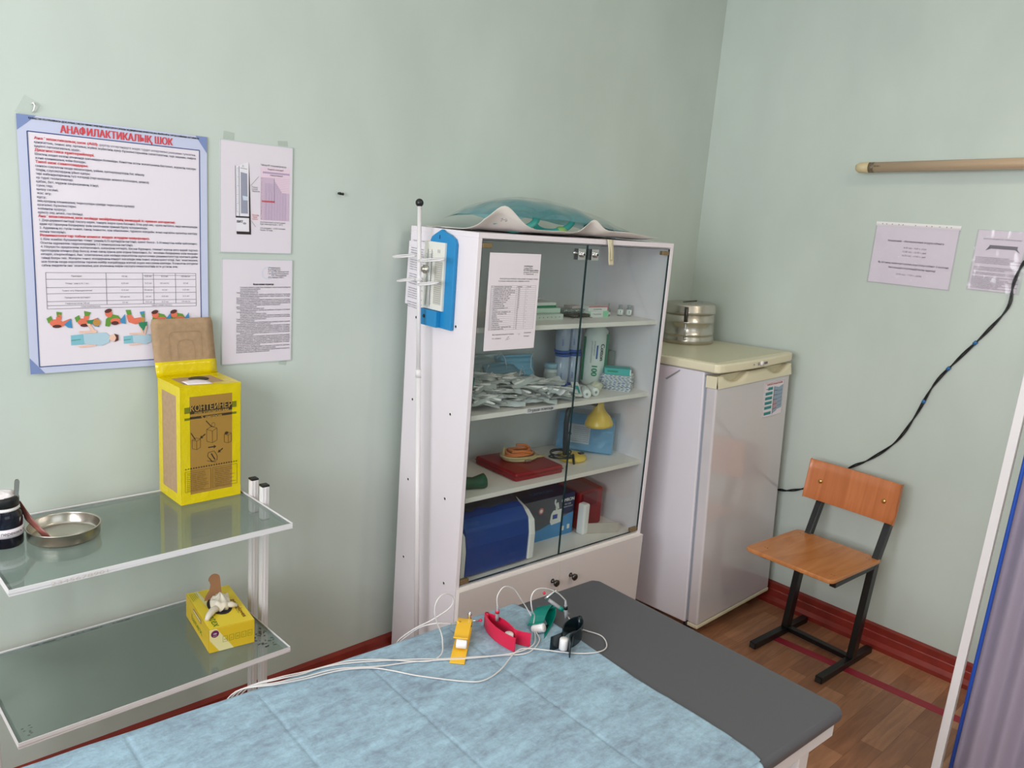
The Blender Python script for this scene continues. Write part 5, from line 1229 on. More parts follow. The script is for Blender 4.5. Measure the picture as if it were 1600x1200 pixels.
Mt = Matrix.Translation((0.058, 0.158, GHt+0.001)) @ Matrix.Rotation(0.15, 4, 'Z') @ Matrix(((1, 0, 0, 0), (0, 0.15, -1, 0), (0, 1, 0.15, 0), (0, 0, 0, 1)))
b.prism(prof_t, -0.0006, 0.0006, mat('tongue_brown', (170, 122, 86), rough=0.7), M=Mt); b.build('cardboard_tongue', gb)
LTX = mat('latex_white', (222, 212, 196), rough=0.5)
b = MB()
b.grid(lambda s_, t: (0.058+0.030*math.sin(PI*t)*math.cos(2*PI*s_)*(1-0.3*t), 0.105+0.040*math.sin(PI*t)*math.sin(2*PI*s_)*(1-0.3*t), GHt-0.004+0.046*t**1.3+0.014*noise.noise(Vector((math.cos(2*PI*s_)*2.2, math.sin(2*PI*s_)*2.2, t*4)))), 30, 14, LTX)
b.tube([(0.045, 0.085, GHt+0.010), (0.028, 0.070, GHt+0.014), (0.014, 0.056, GHt+0.010), (0.006, 0.046, GHt+0.004)], [0.010, 0.009, 0.008, 0.005], LTX, n=10)
b.tube([(0.062, 0.085, GHt+0.016), (0.080, 0.078, GHt+0.015), (0.094, 0.076, GHt+0.010)], [0.006, 0.008, 0.004], LTX, n=10)
b.build('protruding_gloves', gb)

# steel tray (round)
bw = empty('steel_dish', (-2.752, -0.2235, ZS), 0, 'shallow round stainless steel dish beside the dark bottle', 'dish')
b = MB(); R2 = 0.0755
b.lathe([(0, 0.0), (R2-0.004, 0.0), (R2-0.001, 0.003), (R2, 0.006), (R2, 0.027), (R2+0.0022, 0.0285), (R2+0.0016, 0.030), (R2-0.0010, 0.0295), (R2-0.0018, 0.027), (R2-0.0018, 0.006), (R2-0.006, 0.0022), (0, 0.0018)], STEEL, n=72); b.build('dish_body', bw)
# bottle
bt = empty('disinfectant_jar', (-2.8655, -0.205, ZS), 0, 'dark navy screw jar with a white 6% label and tweezers in cotton', 'jar')
NV = mat('navy_glass', (14, 18, 34), rough=0.12); CT = mat('cotton_wool', (236, 228, 230), rough=0.95, bump=0.6, bscale=60)
b = MB(); b.lathe([(0, 0), (0.034, 0.001), (0.036, 0.005), (0.036, 0.068), (0.034, 0.078), (0.029, 0.084), (0.029, 0.086)], NV, n=40); b.build('jar_body', bt)
b = MB(); b.lathe([(0.0295, 0.084), (0.0315, 0.086), (0.0315, 0.090), (0.029, 0.092)], WHP, n=40); b.build('neck_band', bt)
b = MB(); b.lathe([(0.029, 0.092), (0.031, 0.093), (0.031, 0.110), (0.029, 0.114), (0.024, 0.116), (0.024, 0.112)], BLK, n=40); b.build('screw_lid', bt)
b = MB(); b.lathe([(0.0365, 0.026), (0.0365, 0.046)], PAPER, n=40)
def lab_pt(x, y): a = -2.10+x/0.0368; return (0.0368*math.cos(a), 0.0368*math.sin(a), 0.046-y)
vs, fs, a0, a1 = text_geo('6% перекись водорода', 0, 3)
b.add([lab_pt(-0.010+(v[0]-a0)*0.0105, 0.013-v[1]*0.0105) for v in vs], fs, INK); b.build('paper_label', bt)
b = MB(); b.ball((0, 0, 0.114), 0.025, CT, n=12, sc=(1.05, 1.0, 0.45), jig=0.25, seed=2); b.build('cotton_plug', bt)
b = MB()
for k in (-1, 1): b.prism([(-0.004, 0.10), (0.004, 0.10), (0.0045, 0.148), (0.0025, 0.152), (-0.0025, 0.152), (-0.0045, 0.148)], k*0.0022-0.0006, k*0.0022+0.0006, STEEL, M=Matrix.Translation((0.012, -0.012, 0)) @ Matrix.Rotation(0.10, 4, 'Y') @ Matrix(((1, 0, 0, 0), (0, 0, 1, 0), (0, 1, 0, 0), (0, 0, 0, 1))))
b.build('tweezers', bt)
# brown strip leaning from jar into the dish
b = MB(); BRS = mat('brown_strip', (140, 82, 74), rough=0.4)
path = [(-2.832, -0.196, 0.905), (-2.826, -0.200, 0.885), (-2.818, -0.215, 0.862), (-2.806, -0.226, 0.845), (-2.800, -0.235, 0.838), (-2.79, -0.243, 0.822), (-2.775, -0.250, 0.8155), (-2.755, -0.256, 0.8152)]
def strip(s_, t):
    k = s_*(len(path)-1); i = min(int(k), len(path)-2); f = k-i; p = Vector(path[i]).lerp(Vector(path[i+1]), f)
    w = 0.018*min(1, 0.15+s_*3); return tuple(p+Vector((0.62, -0.78, 0))*(t-0.5)*w*1.3)
b.grid(strip, 28, 3, BRS); o = b.build('brown_strip', solid=0.0005); tag(o, 'thin reddish brown strip leaning from the dark jar into the steel dish', 'strip')

# ------------------------------------------------------------------ posters on the left wall
POSTERP = mat('poster_paper', (230, 222, 232), rough=0.3); BORD = mat('poster_border_blue', (196, 202, 228), rough=0.35); CORN = mat('poster_corner_blue', (122, 140, 188), rough=0.35)
NVY = mat('poster_navy', (44, 70, 130), rough=0.4); RTX = mat('poster_red', (214, 66, 78), rough=0.4); TXT = mat('poster_text', (84, 84, 112), rough=0.5)
def big_poster():
    W, Hh = 0.436, 0.605
    o = MB()
    def bend(x, y):
        v = y/Hh; u = x/W
        return 0.002+0.006*v*v*(1-0.4*u)+0.0025*math.sin(u*5+v*3)*v+0.004*(1-u)**4*math.sin(PI*min(1, v*1.2))
    org = Vector((-2.7594, -0.002, 1.7594))
    s = Sheet(o, org, (1, 0, 0), (0, 0, -1), bend=bend, step=0.0004)
    s.rect(0, 0, W, Hh, POSTERP, 0)
    s.rect(0, 0, W, 0.036, BORD, 1); s.rect(0, 0.036, 0.019, Hh, BORD, 1); s.rect(W-0.019, 0.036, W, Hh, BORD, 1); s.rect(0.019, Hh-0.016, W-0.019, Hh, BORD, 1)
    s.poly([(0, 0), (0.040, 0), (0.0, 0.036)], CORN, 2); s.poly([(W, 0), (W-0.030, 0), (W, 0.042)], CORN, 2)
    s.poly([(0, Hh), (0.032, Hh), (0.0, Hh-0.040)], CORN, 2); s.poly([(W, Hh), (W-0.03, Hh), (W, Hh-0.04)], CORN, 2)
    s.frame(0.020, 0.036, W-0.020, Hh-0.017, 0.0022, NVY, 3)
    s.text(0.024, 0.0085, 0.0058, 'ҚАЗАҚСТАН РЕСПУБЛИКАСЫ ДЕНСАУЛЫҚ САҚТАУ МИНИСТРЛІГІМЕН БЕКІТІЛГЕН САПАЛЫ МЕДИЦИНАЛЫҚ КӨМЕКТІҢ 2016 ЖЫЛҒЫ №10 ТӘРТІБІ БОЙЫНША ХАТТАМАСЫ', INK, 3, w=W-0.046, bold=0.03)
    s.text(0.088, 0.0315, 0.0245, 'АНАФИЛАКТИКАЛЫҚ ШОК', RTX, 3, w=0.258, bold=0.03)
    L0 = 0.033; Wt = W-0.020-0.010-L0; y = 0.052; dy = 0.00885
    lines = [('r', 'Анафилактикалық шок (АШ)', 0.36), ('t', 'қанағаттық, тыныс алу, орталық жүйке жүйесінің ауыр бұзылыстарымен сипатталатын, тері зақымы, өмірге', 1.0), ('t', 'қауіпті патологиялық үрдіс.', 0.26), ('r', 'Диагностика критерийлері.', 0.34), ('t', 'Шоктың жедел кезеңі ағынында шағымдары болмайды. Кенеттен естен жоғалтуымен басталып, жүректің тоқтауы', 1.0), ('t', 'және клиникалық өлім болады.', 0.29), ('r', 'Типті шок симптомдары:', 0.30), ('t', 'сынасы сақталған кезде мазасыздық, уайым, қалтырауадтілдің бас айналу', 0.65), ('t', 'тілдің, саусақтардың ұйып қалуы', 0.31), ('t', 'тері жабындыларының түсі өзгереді (тері қызарады немесе бозғылдық, цианоз);', 0.68), ('t', 'әр түрлі экзантемалар;', 0.21), ('t', 'қабақ, бет, мұрын шырышының ісінуі;', 0.36), ('t', 'суық тер;', 0.09), ('t', 'қышу сезімі;', 0.12), ('t', 'жас ағу;', 0.08), ('t', 'құсу;', 0.05), ('t', 'аяқ-қолдың клоникалық тырысулары (кейде тырысулық құлауу)', 0.58), ('t', 'қозғалыс бұзылыстары;', 0.22), ('t', 'өлімнен қорқу;', 0.16), ('t', 'еріксіз зәр, нәжіс, газ бөлінуі.', 0.26), ('r', 'Анафилактикалық шок кезінде мейірбикенің мынадай іс-қимыл алгоритмі:', 0.85), ('t', '1. Дәрі-дәрмекті енгізуді тоқтату керек, танауға жерге суық басыңыз. Егер дәрі аяқ - қолға енгізілсе, онда инъекциядан', 1.0), ('t', 'адам әрі таралуын болдырмау үшін шылғыннан орнына бұрау қолданылады.', 0.66), ('t', '2. Адамның ес-түсін сынап, оның тынысты, қан айналымы, тұрақты жағдайы және ыңғайлы қалыпқа келтіру', 1.0), ('t', 'екенін тексеріңіз.', 0.15), ('r', 'Реаниматологтар тобын немесе жедел жәрдем шақырыңыз.', 0.67), ('t', '3. Кіле жамбас бұлшықетіне эпинефриннің 0,1% ерітіндісін енгізіңіз, қажет болса - 5-10 минуттан кейін қайталаңыз.', 1.0), ('t', 'Осыған адреналин гидрохлоридінің 1-2 минықшасын енгізіңіз.', 0.56), ('t', '4. Науқасты арқасымен жатқызыңыз, шақырын көтеріп, басын бұрыңыз, төменгі жағын алға қарай тартып', 1.0), ('t', 'протездерін алыңыз (бар болса) және оның орнын дем алдын бақылаңыз. Асфиксияны болдырмау үшін мықыны', 1.0), ('t', 'көтеріп, отырғызбаңыз. Анафилактикалық шок кезінде көрсетілген шұғыл көмек реаниматологтар келгенге дейін', 1.0), ('t', 'тиімді болуы тиіс. Жоғарғы тыныс жолдарының кеңергі жасалады мен тыныс алуын қажет етеді. Анафилактикалық', 1.0), ('t', 'шок болған кезде көрсетілген терапия кейбір жағдайларда жаппай жүрек массажын қамтиды. Ұсынылған алгоритм', 1.0), ('t', 'сабын емделетін анафилактикалық шок ағымының өмірін сақтауға көмектесетінін есте ұстаған жөн.', 0.86)]
    for i, (k, t, w) in enumerate(lines):
        s.text(L0+0.002*(i > 20), y, 0.0086 if k == 'r' else 0.0076, t, RTX if k == 'r' else TXT, 3, w=Wt*w, bold=0.03 if k == 'r' else 0.012)
        if i == 0: s.text(L0+Wt*0.37, y, 0.0076, '-дәрігер аллергендерге жедел түрдегі аллергиялық реакцияны тұғызатын,', TXT, 3, w=Wt*0.63)
        y += dy
    # table
    x0, x1 = L0+0.010, W-0.033; y0 = y+0.006; hs = [0.0, 0.016, 0.036, 0.051, 0.070, 0.080, 0.088]
    for h in hs: s.line((x0, y0+h), (x1, y0+h), 0.0010, INKG, 2)
    cw = [0, 0.375, 0.62, 0.695, 0.85, 1.0]
    for c in cw: s.line((x0+(x1-x0)*c, y0), (x0+(x1-x0)*c, y0+(0.080 if 0 < c < 1 else 0.088)), 0.0010, INKG, 2)
    s.line((x0+(x1-x0)*0.62, y0+0.006), (x1, y0+0.006), 0.0008, INKG, 2)
    rws = ['Препарат', 'Эпинефрин 0,1% 1 мл', 'Тыныс алу бензодиазепині', 'Преднизолон ерітіндісі', 'Гидрокортизон 100 мг'] 
    for i, t in enumerate(rws):
        yy = y0+(hs[i]+hs[i+1])/2+0.002
        for j in range(5):
            cx = x0+(x1-x0)*(cw[j]+cw[j+1])/2
            s.text(cx, yy, 0.0052, t if j == 0 else ('150 мкг/кг', '0,5 мг', '0,25 мл', '0,12 мл')[(j+i) % 4], INK if i == 0 else INKG, 3, align='c', maxw=(x1-x0)*(cw[j+1]-cw[j])*0.8)
    s.text(x0+(x1-x0)*0.27, y0+0.0855, 0.005, 'симптоматикалық', INKG, 3, align='c'); s.text(x0+(x1-x0)*0.75, y0+0.0855, 0.005, 'қарсы көмек көрсету', INKG, 3, align='c')
    # resuscitation drawings
    SK = mat('print_skin', (226, 116, 90), rough=0.4); SKL = mat('print_skin_light', (236, 196, 176), rough=0.4); GR = mat('print_leaf_green', (98, 150, 58), rough=0.4); BLs = mat('print_shirt_blue', (66, 140, 190), rough=0.4); HR = mat('print_hair', (88, 44, 40), rough=0.4); SHB = mat('print_pale_blue', (176, 204, 220), rough=0.4); TRS = mat('print_trouser', (128, 188, 204), rough=0.4); GT = mat('print_teal_green', (46, 134, 96), rough=0.4); BLN = mat('print_blond', (190, 140, 70), rough=0.4)
    yy = y0+0.097
    def P(cx, cy, pts): return [(cx+a, cy+b_) for a, b_ in pts]
    for i, cx in enumerate((0.066, 0.128, 0.194, 0.246, 0.308, 0.356)):
        cy = yy+0.020
        if i < 2:
            s.poly(P(cx, cy, [(-0.026, -0.006), (-0.016, -0.012), (-0.012, 0.0), (-0.022, 0.006)]), GR, 4); s.poly(P(cx, cy, [(-0.004, -0.022), (0.008, -0.020) if i == 0 else (0.012, -0.018), (0.006, -0.008), (-0.003, -0.010)]), GR, 4)
            s.disc(cx+0.001, cy-0.006, 0.006, 0.009, SK, 4, rot=0.3); s.disc(cx-0.004, cy+0.007, 0.016, 0.010, SK, 4, rot=0.25); s.poly(P(cx, cy, [(0.006, 0.004), (0.026, -0.004), (0.030, 0.0), (0.010, 0.014)]), SK, 4)
            s.poly(P(cx, cy, [(0.012, 0.010), (0.028, -0.004), (0.030, 0.020), (0.020, 0.018)]), BLs, 5); s.disc(cx-0.004, cy+0.014, 0.010, 0.004, HR, 5)
        elif i == 3:
            s.poly(P(cx, cy, [(-0.024, -0.022), (-0.012, -0.022), (-0.010, -0.010), (-0.020, -0.008)]), GR, 4); s.poly(P(cx, cy, [(-0.022, -0.008), (-0.012, -0.010), (-0.004, 0.0), (0.012, -0.002), (0.020, 0.006), (0.018, 0.014), (-0.002, 0.016), (-0.018, 0.010)]), SK, 4)
            s.poly(P(cx, cy, [(0.010, -0.016), (0.022, -0.018), (0.022, 0.020), (0.010, 0.018), (0.016, 0.0)]), BLs, 5); s.poly(P(cx, cy, [(0.012, -0.010), (0.022, -0.012), (0.020, 0.0)]), GR, 6)
        else:
            s.poly(P(cx, cy, [(-0.022, 0.018), (-0.020, 0.0), (-0.006, -0.012), (0.010, -0.008), (0.016, 0.002), (-0.006, 0.006), (-0.012, 0.020)]), GR, 4)
            s.disc(cx-0.013, cy-0.014+(0.006 if i > 3 else 0), 0.0085, 0.010, SK, 5, rot=-0.4); s.disc(cx-0.014, cy-0.021+(0.006 if i > 3 else 0), 0.009, 0.005, HR, 6, rot=-0.3)
            s.disc(cx+0.004, cy+0.006, 0.014, 0.008, SK, 6, rot=0.1); s.disc(cx+0.001, cy+0.011, 0.009, 0.005, HR, 7); s.poly(P(cx, cy, [(0.012, 0.006), (0.026, -0.012), (0.027, 0.014), (0.018, 0.012)]), BLs, 7)
    y2 = yy+0.062
    def lying(x, y, k):
        s.poly([(x, y-0.010*k), (x+0.030*k, y-0.012*k), (x+0.032*k, y+0.014*k), (x, y+0.015*k)], TRS, 4); s.line((x, y+0.003*k), (x+0.022*k, y+0.001*k), 0.0012, GT, 5)
        s.poly([(x+0.028*k, y-0.012*k), (x+0.080*k, y-0.014*k), (x+0.090*k, y-0.004*k), (x+0.088*k, y+0.012*k), (x+0.070*k, y+0.020*k), (x+0.030*k, y+0.012*k)], SHB, 5)
        s.disc(x+0.098*k, y+0.001*k, 0.010*k, 0.009*k, SKL, 6); s.poly([(x+0.100*k, y-0.010*k), (x+0.110*k, y-0.006*k), (x+0.110*k, y+0.008*k), (x+0.100*k, y+0.012*k), (x+0.105*k, y+0.001*k)], HR, 7)
        s.poly([(x+0.018*k, y-0.020*k), (x+0.060*k, y-0.020*k), (x+0.058*k, y-0.013*k), (x+0.020*k, y-0.015*k)], SKL, 6); s.poly([(x+0.015*k, y+0.018*k), (x+0.056*k, y+0.016*k), (x+0.056*k, y+0.020*k), (x+0.02*k, y+0.022*k)], SKL, 6)
    lying(0.092, y2+0.006, 1.0)
    s.poly([(0.128, y2-0.040), (0.150, y2-0.042), (0.148, y2-0.030), (0.132, y2-0.032)], GT, 6); s.disc(0.152, y2-0.034, 0.009, 0.009, BLN, 7); s.poly([(0.128, y2-0.032), (0.136, y2-0.032), (0.148, y2-0.012), (0.142, y2-0.010)], SKL, 6)
    lying(0.215, y2+0.012, 0.78)
    s.disc(0.263, y2-0.038, 0.005, 0.007, BLN, 7); s.poly([(0.252, y2-0.030), (0.274, y2-0.032), (0.273, y2-0.022), (0.263, y2-0.008), (0.254, y2-0.022)], GT, 6); s.poly([(0.254, y2-0.022), (0.258, y2-0.022), (0.266, y2+0.004), (0.262, y2+0.004)], SKL, 6); s.poly([(0.270, y2-0.022), (0.274, y2-0.022), (0.268, y2+0.004), (0.264, y2+0.004)], SKL, 6)
    ob = o.build('wall_poster')
    tag(ob, 'large medical wall poster with blue border and red title АНАФИЛАКТИКАЛЫҚ ШОК', 'poster')
big_poster()

def laminated(name, x, z, w, h, label, fill):
    b = MB(); b.box((x, -0.0032, z-h), (x+w, -0.0012, z), PAPERG)
    s = Sheet(b, (x, -0.0034, z), (1, 0, 0), (0, 0, -1)); fill(s, w, h)
    EG = mat('lamination_edge', (196, 206, 206), rough=0.15); s.frame(0.001, 0.001, w-0.001, h-0.001, 0.0025, EG, 1)
    o = b.build(name); tag(o, label, 'notice'); return o
LIL = mat('print_lilac', (206, 184, 206), rough=0.4); LILD = mat('print_lilac_dark', (178, 158, 188), rough=0.4); BGR = mat('print_slate', (150, 152, 172), rough=0.4); RD2 = mat('print_brick', (206, 96, 106), rough=0.4)
def fill1(s, w, h):
    s.poly([(w*.385, h*.17), (w*.405, h*.50), (w*.42, h*.83), (w*.225, h*.83), (w*.22, h*.805), (w*.395, h*.805), (w*.385, h*.5)], mat('print_black_brown', (44, 30, 34), rough=0.4), 3)
    s.poly([(w*.205, h*.225), (w*.38, h*.175), (w*.392, h*.80), (w*.215, h*.80)], mat('print_offwhite', (232, 228, 236), rough=0.4), 2)
    s.rect(w*.21, h*.665, w*.395, h*.680, INK, 3)
    for x in (.205, .252): s.line((w*x, h*.22), (w*(x+.008), h*.665), 0.0016, INKG, 3)
    for i in range(26): s.line((w*.222, h*(.24+i*.0155)), (w*(.234 if i % 5 else .243), h*(.24+i*.0155)), 0.0008, PBLU, 4)
    s.poly([(w*.275, h*.27), (w*.362, h*.28), (w*.375, h*.64), (w*.28, h*.64)], BGR, 3); s.poly([(w*.30, h*.48), (w*.37, h*.485), (w*.372, h*.52), (w*.31, h*.52)], SHBp, 4)
    s.line((w*.27, h*.235), (w*.36, h*.24), 0.0012, INKG, 4); s.text(w*.30, h*.225, 0.008, '1:', INK, 4)
    s.text(w*.225, h*.725, 0.009, 'ВИТ', INK, 4, bold=.03); s.disc(w*.33, h*.73, 0.005, 0.003, GRYP, 4)
    s.line((w*.41, h*.385), (w*.52, h*.295), 0.0008, INKG, 3); s.line((w*.42, h*.70), (w*.48, h*.755), 0.0008, INKG, 3)
    for i, t in enumerate(('Показ', 'сухой', 'термом')): s.text(w*.425, h*(.402+i*.018), 0.0062, t, INKG, 3)
    for i, t in enumerate(('Влажн', 'терм', 'показ')): s.text(w*.435, h*(.655+i*.018), 0.0062, t, RD2, 3)
    x0, x1, y0, y1 = w*.545, w*.955, h*.205, h*.69
    s.text(x0, h*.195, 0.0066, 'Таблица №1 психрометрическая', INK, 3, w=w*.36)
    s.rect(x0, y0, x1, y1, mat('print_blush', (230, 206, 222), rough=0.4), 1)
    s.text(x0+w*.1, h*.228, 0.006, 'Разность показаний', INK, 3, w=w*.22); s.rect(x0+w*.03, h*.245, x1, h*.262, LILD, 2); s.text(x0+w*.13, h*.28, 0.006, 'относительная', INK, 3, w=w*.18)
    for i in range(24):
        yy = h*(.30+i*.0162); st_ = (i*0.03 if i < 7 else 1)
        s.rect(x0+w*.02, yy, x0+(x1-x0)*(0.45+0.04*i if i < 8 else 1.0), yy+h*.0155, LIL, 2)
        s.line((x0, yy), (x1, yy), 0.0004, LILD, 3)
        s.text(x0+w*.004, yy+h*.0125, 0.0038, str(10+i), INK, 4)
        if i > 2: s.text(x0+w*.06, yy+h*.0125, 0.0038, '100  90  80  72  64  57  49  42', LILD, 4, w=(x1-x0)*(0.3+0.04*i if i < 8 else 0.75))
    s.rect(x0+w*.02, h*.508, x0+w*.2, h*.524, RD2, 4); s.line((x0+w*.19, h*.30), (x0+w*.195, h*.52), 0.0012, BGR, 4)
    for i, t in enumerate(('Допустимая влажность на месте хранения', 'при температуре + 20°C', '', 'Для измерения — 25/30% показание', 'через 30 мин')): 
        if t: s.text(x0, h*(.715+i*.0185), 0.006, t, INKG, 3, maxw=w*.36)
SHBp = mat('print_ice', (204, 216, 232), rough=0.4)
def fill2(s, w, h):
    for i, t in enumerate(('«Утверждаю»', 'Руководитель', 'КГП на ПХВ «Шымкентский', 'городской поликлиники»', '___ А.К. Ибраимбаев', '«01» января 2020 г.')): s.text(w*.64, h*(.085+i*.0185), 0.0058, t, INK, 3, maxw=w*.30)
    s.disc(w*.64, h*.13, 0.018, 0.019, mat('stamp_blue', (206, 212, 232), rough=0.5), 1, n=24); s.disc(w*.64, h*.13, 0.0155, 0.0165, PAPERG, 2, n=24)
    s.text(w*.43, h*.245, 0.0072, 'Использование гигрометра', INK, 3, w=w*.29, bold=.03)
    y = .272; k = 0
    base = ['Гигрометр является средством измерения относительной влажности', 'Используется прибор в помещении, представляемой лабораторией', 'прибора. Наблюдаемую дистиллированную воду резервуар закрыть крышкой', 'Температуру показывает термометр сухой', 'Запрещено размещать прибор на приборах, батареях отопления', 'После заполнения резервуара водой, следует выдержать 30 минут', 'Отсчет относительной влажности производить по таблице', 'Журналы учета температурного режима и влажности, должны', 'проводятся специалистами один раз в сутки в рабочее время']
    while y < 0.905:
        r = rnd.random(); ind = 0.0 if r < 0.7 else 0.05
        s.text(w*(.20+ind), h*y, 0.0056, base[k % len(base)], INK, 3, w=w*((.77-ind)*(1 if rnd.random() < .62 else rnd.uniform(.3, .85))), bold=0.008)
        y += .0168; k += 1
laminated('laminated_notice', -2.2889, 1.760, 0.214, 0.301, 'laminated sheet picturing a hygrometer and a pink table, right of the poster', fill1)
laminated('laminated_notice', -2.2840, 1.4418, 0.214, 0.301, 'laminated text only sheet hung below the hygrometer sheet', fill2)
# tape bits, hook, pins
def tape_bit(x, z, w, h, rot, label):
    b = MB(); b.box((-w/2, -0.0009, -h/2), (w/2, -0.0003, h/2), TAPE); o = b.build('clear_tape'); o.location = (x, -0.0003, z); o.rotation_euler = (0, rot, 0); tag(o, label, 'tape')
tape_bit(-2.735, 1.775, 0.035, 0.045, 0.5, 'piece of clear tape above the top left corner of the large poster')
tape_bit(-2.262, 1.770, 0.03, 0.022, 0.1, 'small clear tape above the left corner of the hygrometer sheet')
tape_bit(-2.105, 1.764, 0.03, 0.022, -0.1, 'small clear tape above the right corner of the hygrometer sheet')
tape_bit(-2.095, 1.138, 0.025, 0.02, 0.2, 'small clear tape at the lower right of the text only sheet')
b = MB(); b.tube([(0, 0, 0.010), (0.002, -0.006, 0.012), (0.004, -0.010, 0.006), (0.002, -0.008, -0.004), (0, -0.002, -0.008)], 0.0018, WHP, n=8); o = b.build('wall_hook'); o.location = (-2.726, -0.001, 1.775); tag(o, 'tiny white hook on the wall above the large poster corner', 'hook')
for dx, dz, lab in ((0.0, 0.0, 'left one of two black push pins in the mint wall'), (0.0095, -0.001, 'right one of two black push pins in the mint wall')):
    b = MB(); b.lathe([(0.001, 0), (0.001, 0.004), (0.0038, 0.005), (0.0028, 0.010), (0.0044, 0.013), (0, 0.014)], BLK, n=12, M=Matrix.Rotation(PI/2, 4, 'X')); o = b.build('push_pin'); o.location = (-1.9235+dx, 0, 1.644+dz); tag(o, lab, 'push pin')

# ------------------------------------------------------------------ right wall: lamp tube, sheets, cable
lt = empty('bactericidal_lamp', (-0.05, -1.33, 1.925), 0, 'long tube lamp with brown reflector mounted on the right wall', 'wall lamp')
def lz(y): return (-0.73-y)*0.0355*1.0+1.9035-1.925
def lp(y, x=0.0, dz=0): return (x, y+1.33, lz(y)+dz)
b = MB(); BRN = mat('bronze_reflector', (202, 174, 146), rough=0.25, metal=0.15)
b.tube([lp(-0.775), lp(-1.93)], 0.0195, BRN, n=24); b.build('tube', lt)
b = MB(); b.tube([lp(-0.722), lp(-0.732), lp(-0.772)], [0.013, 0.0195, 0.0208], mat('cap_beige', (206, 190, 150), rough=0.4), n=24); b.build('end_cap', lt)
b = MB(); b.tube([lp(-0.772), lp(-0.792)], 0.0198, mat('smoked_ring', (110, 96, 76), rough=0.2), n=24)
s = Sheet(b, (lt.location+Vector(lp(-0.795, -0.0200, 0.004)))-lt.location, (0, -1, 0), (0, 0, -1)); s.text(0, 0.004, 0.008, 'ДБ30-1', INK); b.build('tube_marking', lt)
b = MB(); b.tube([lp(-1.93), lp(-1.985)], 0.0205, mat('cap_beige', (206, 190, 150), rough=0.4), n=24); b.build('end_cap', lt)
b = MB(); b.box((0.012, 1.33-1.88, -0.016), (0.050, 1.33-0.95, -0.004), WPL); b.build('mount', lt)

def plastic_sheet(name, y0, ztop, w, h, label, fill, skew=0.0, strip_=True, pw=None):
    e = empty(name, (0, y0, ztop), -PI/2, label, 'notice')    # local x -> world -y, local -y -> world -x
    M_ = Matrix.Rotation(skew, 4, 'Y')
    b = MB(); off = 0.012 if strip_ else 0.006
    b.box((0.004, -0.0022, -h+0.004), ((pw or w)-0.006, -0.0014, -off), PAPER, M=M_)
    s = Sheet(b, M_ @ Vector((0, -0.0025, 0)), M_.to_3x3() @ Vector((1, 0, 0)), M_.to_3x3() @ Vector((0, 0, -1))); fill(s, w, h); b.build('printed_page', e)
    b = MB(); b.grid(lambda u, v: tuple(M_ @ Vector((w*u, -0.0045-0.004*abs(noise.noise(Vector((u*6, v*5, y0)))), -off*0.6-(h-off*.6)*v))), 20, 20, film('sleeve_film', (246, 244, 248), opacity=0.04, col=(255, 250, 255), refl=1.2, rough=0.16, bump=0.5, bscale=7)); b.build('plastic_sleeve', e)
    if strip_:
        b = MB(); b.box((0, -0.0040, -0.014), (w, -0.0030, 0.002), WHP, M=M_)
        s2 = Sheet(b, M_ @ Vector((0, -0.0042, 0)), M_.to_3x3() @ Vector((1, 0, 0)), M_.to_3x3() @ Vector((0, 0, -1)))
        for x in (.08, .13, .20, .28, .33, .48, .61, .67, .76, .84, .89): s2.disc(w*x, 0.006, 0.0022, 0.0022, GRYP, 1, n=10)
        b.build('punched_strip', e)
    return e
def fa(s, w, h):
    s.text(w*.51, h*.30, 0.010, 'Кварцевание – обеззараживание воздуха кабинета', INK, 3, w=w*.66, align='c', bold=.02)
    for i, t in enumerate(('8.30 час - 9.00 ч. утра', '12.00 час - 12.30 ч. дня', '16.30 час - 17.00 ч. дня')): s.text(w*.52, h*(.40+i*.062), 0.0085, t, INKG, 3, align='c')
    s.text(w*.52, h*.66, 0.010, 'Әр аптаның жұма күні тазалық жүргізіледі кабинет 2 сағатына', INK, 3, w=w*.84, align='c', bold=.02)
    s.text(w*.52, h*.73, 0.010, 'бактерицидті сәулелендіргішпен өңделеді', INK, 3, w=w*.56, align='c', bold=.02)
    s.text(w*.50, h*.83, 0.0085, '15.30 час - 17.30 ч. дейін', INKG, 3, align='c')
plastic_sheet('sleeved_notice', -0.815, 1.7035, 0.3085, 0.236, 'landscape notice in a punched plastic sleeve on the right wall', fa, skew=0.0)
def fb(s, w, h):
    s.text(w*.5, h*.17, 0.006, 'ИНСТРУКЦИЯ ПО ПРИМЕНЕНИЮ', INKG, 3, w=w*.7, align='c'); s.rect(w*.28, h*.255, w*.80, h*.31, INKG, 2); s.poly([(w*.22, h*.345), (w*.28, h*.27), (w*.32, h*.31)], INKG, 2); s.poly([(w*.80, h*.30), (w*.86, h*.36), (w*.76, h*.31)], INKG, 2)
    for i in range(24):
        if i in (0, 6, 7, 11, 14): continue
        s.text(w*.06, h*(.44+i*.0222), 0.0048, 'облучатель бактерицидный настенный предназначен для обеззараживания', INKG, 3, w=w*rnd.uniform(.5, .86) if i % 3 else w*.88)
plastic_sheet('sleeved_notice', -1.178, 1.702, 0.172, 0.222, 'narrow instruction sheet in a clear sleeve right of the landscape notice', fb, strip_=False, pw=0.164)

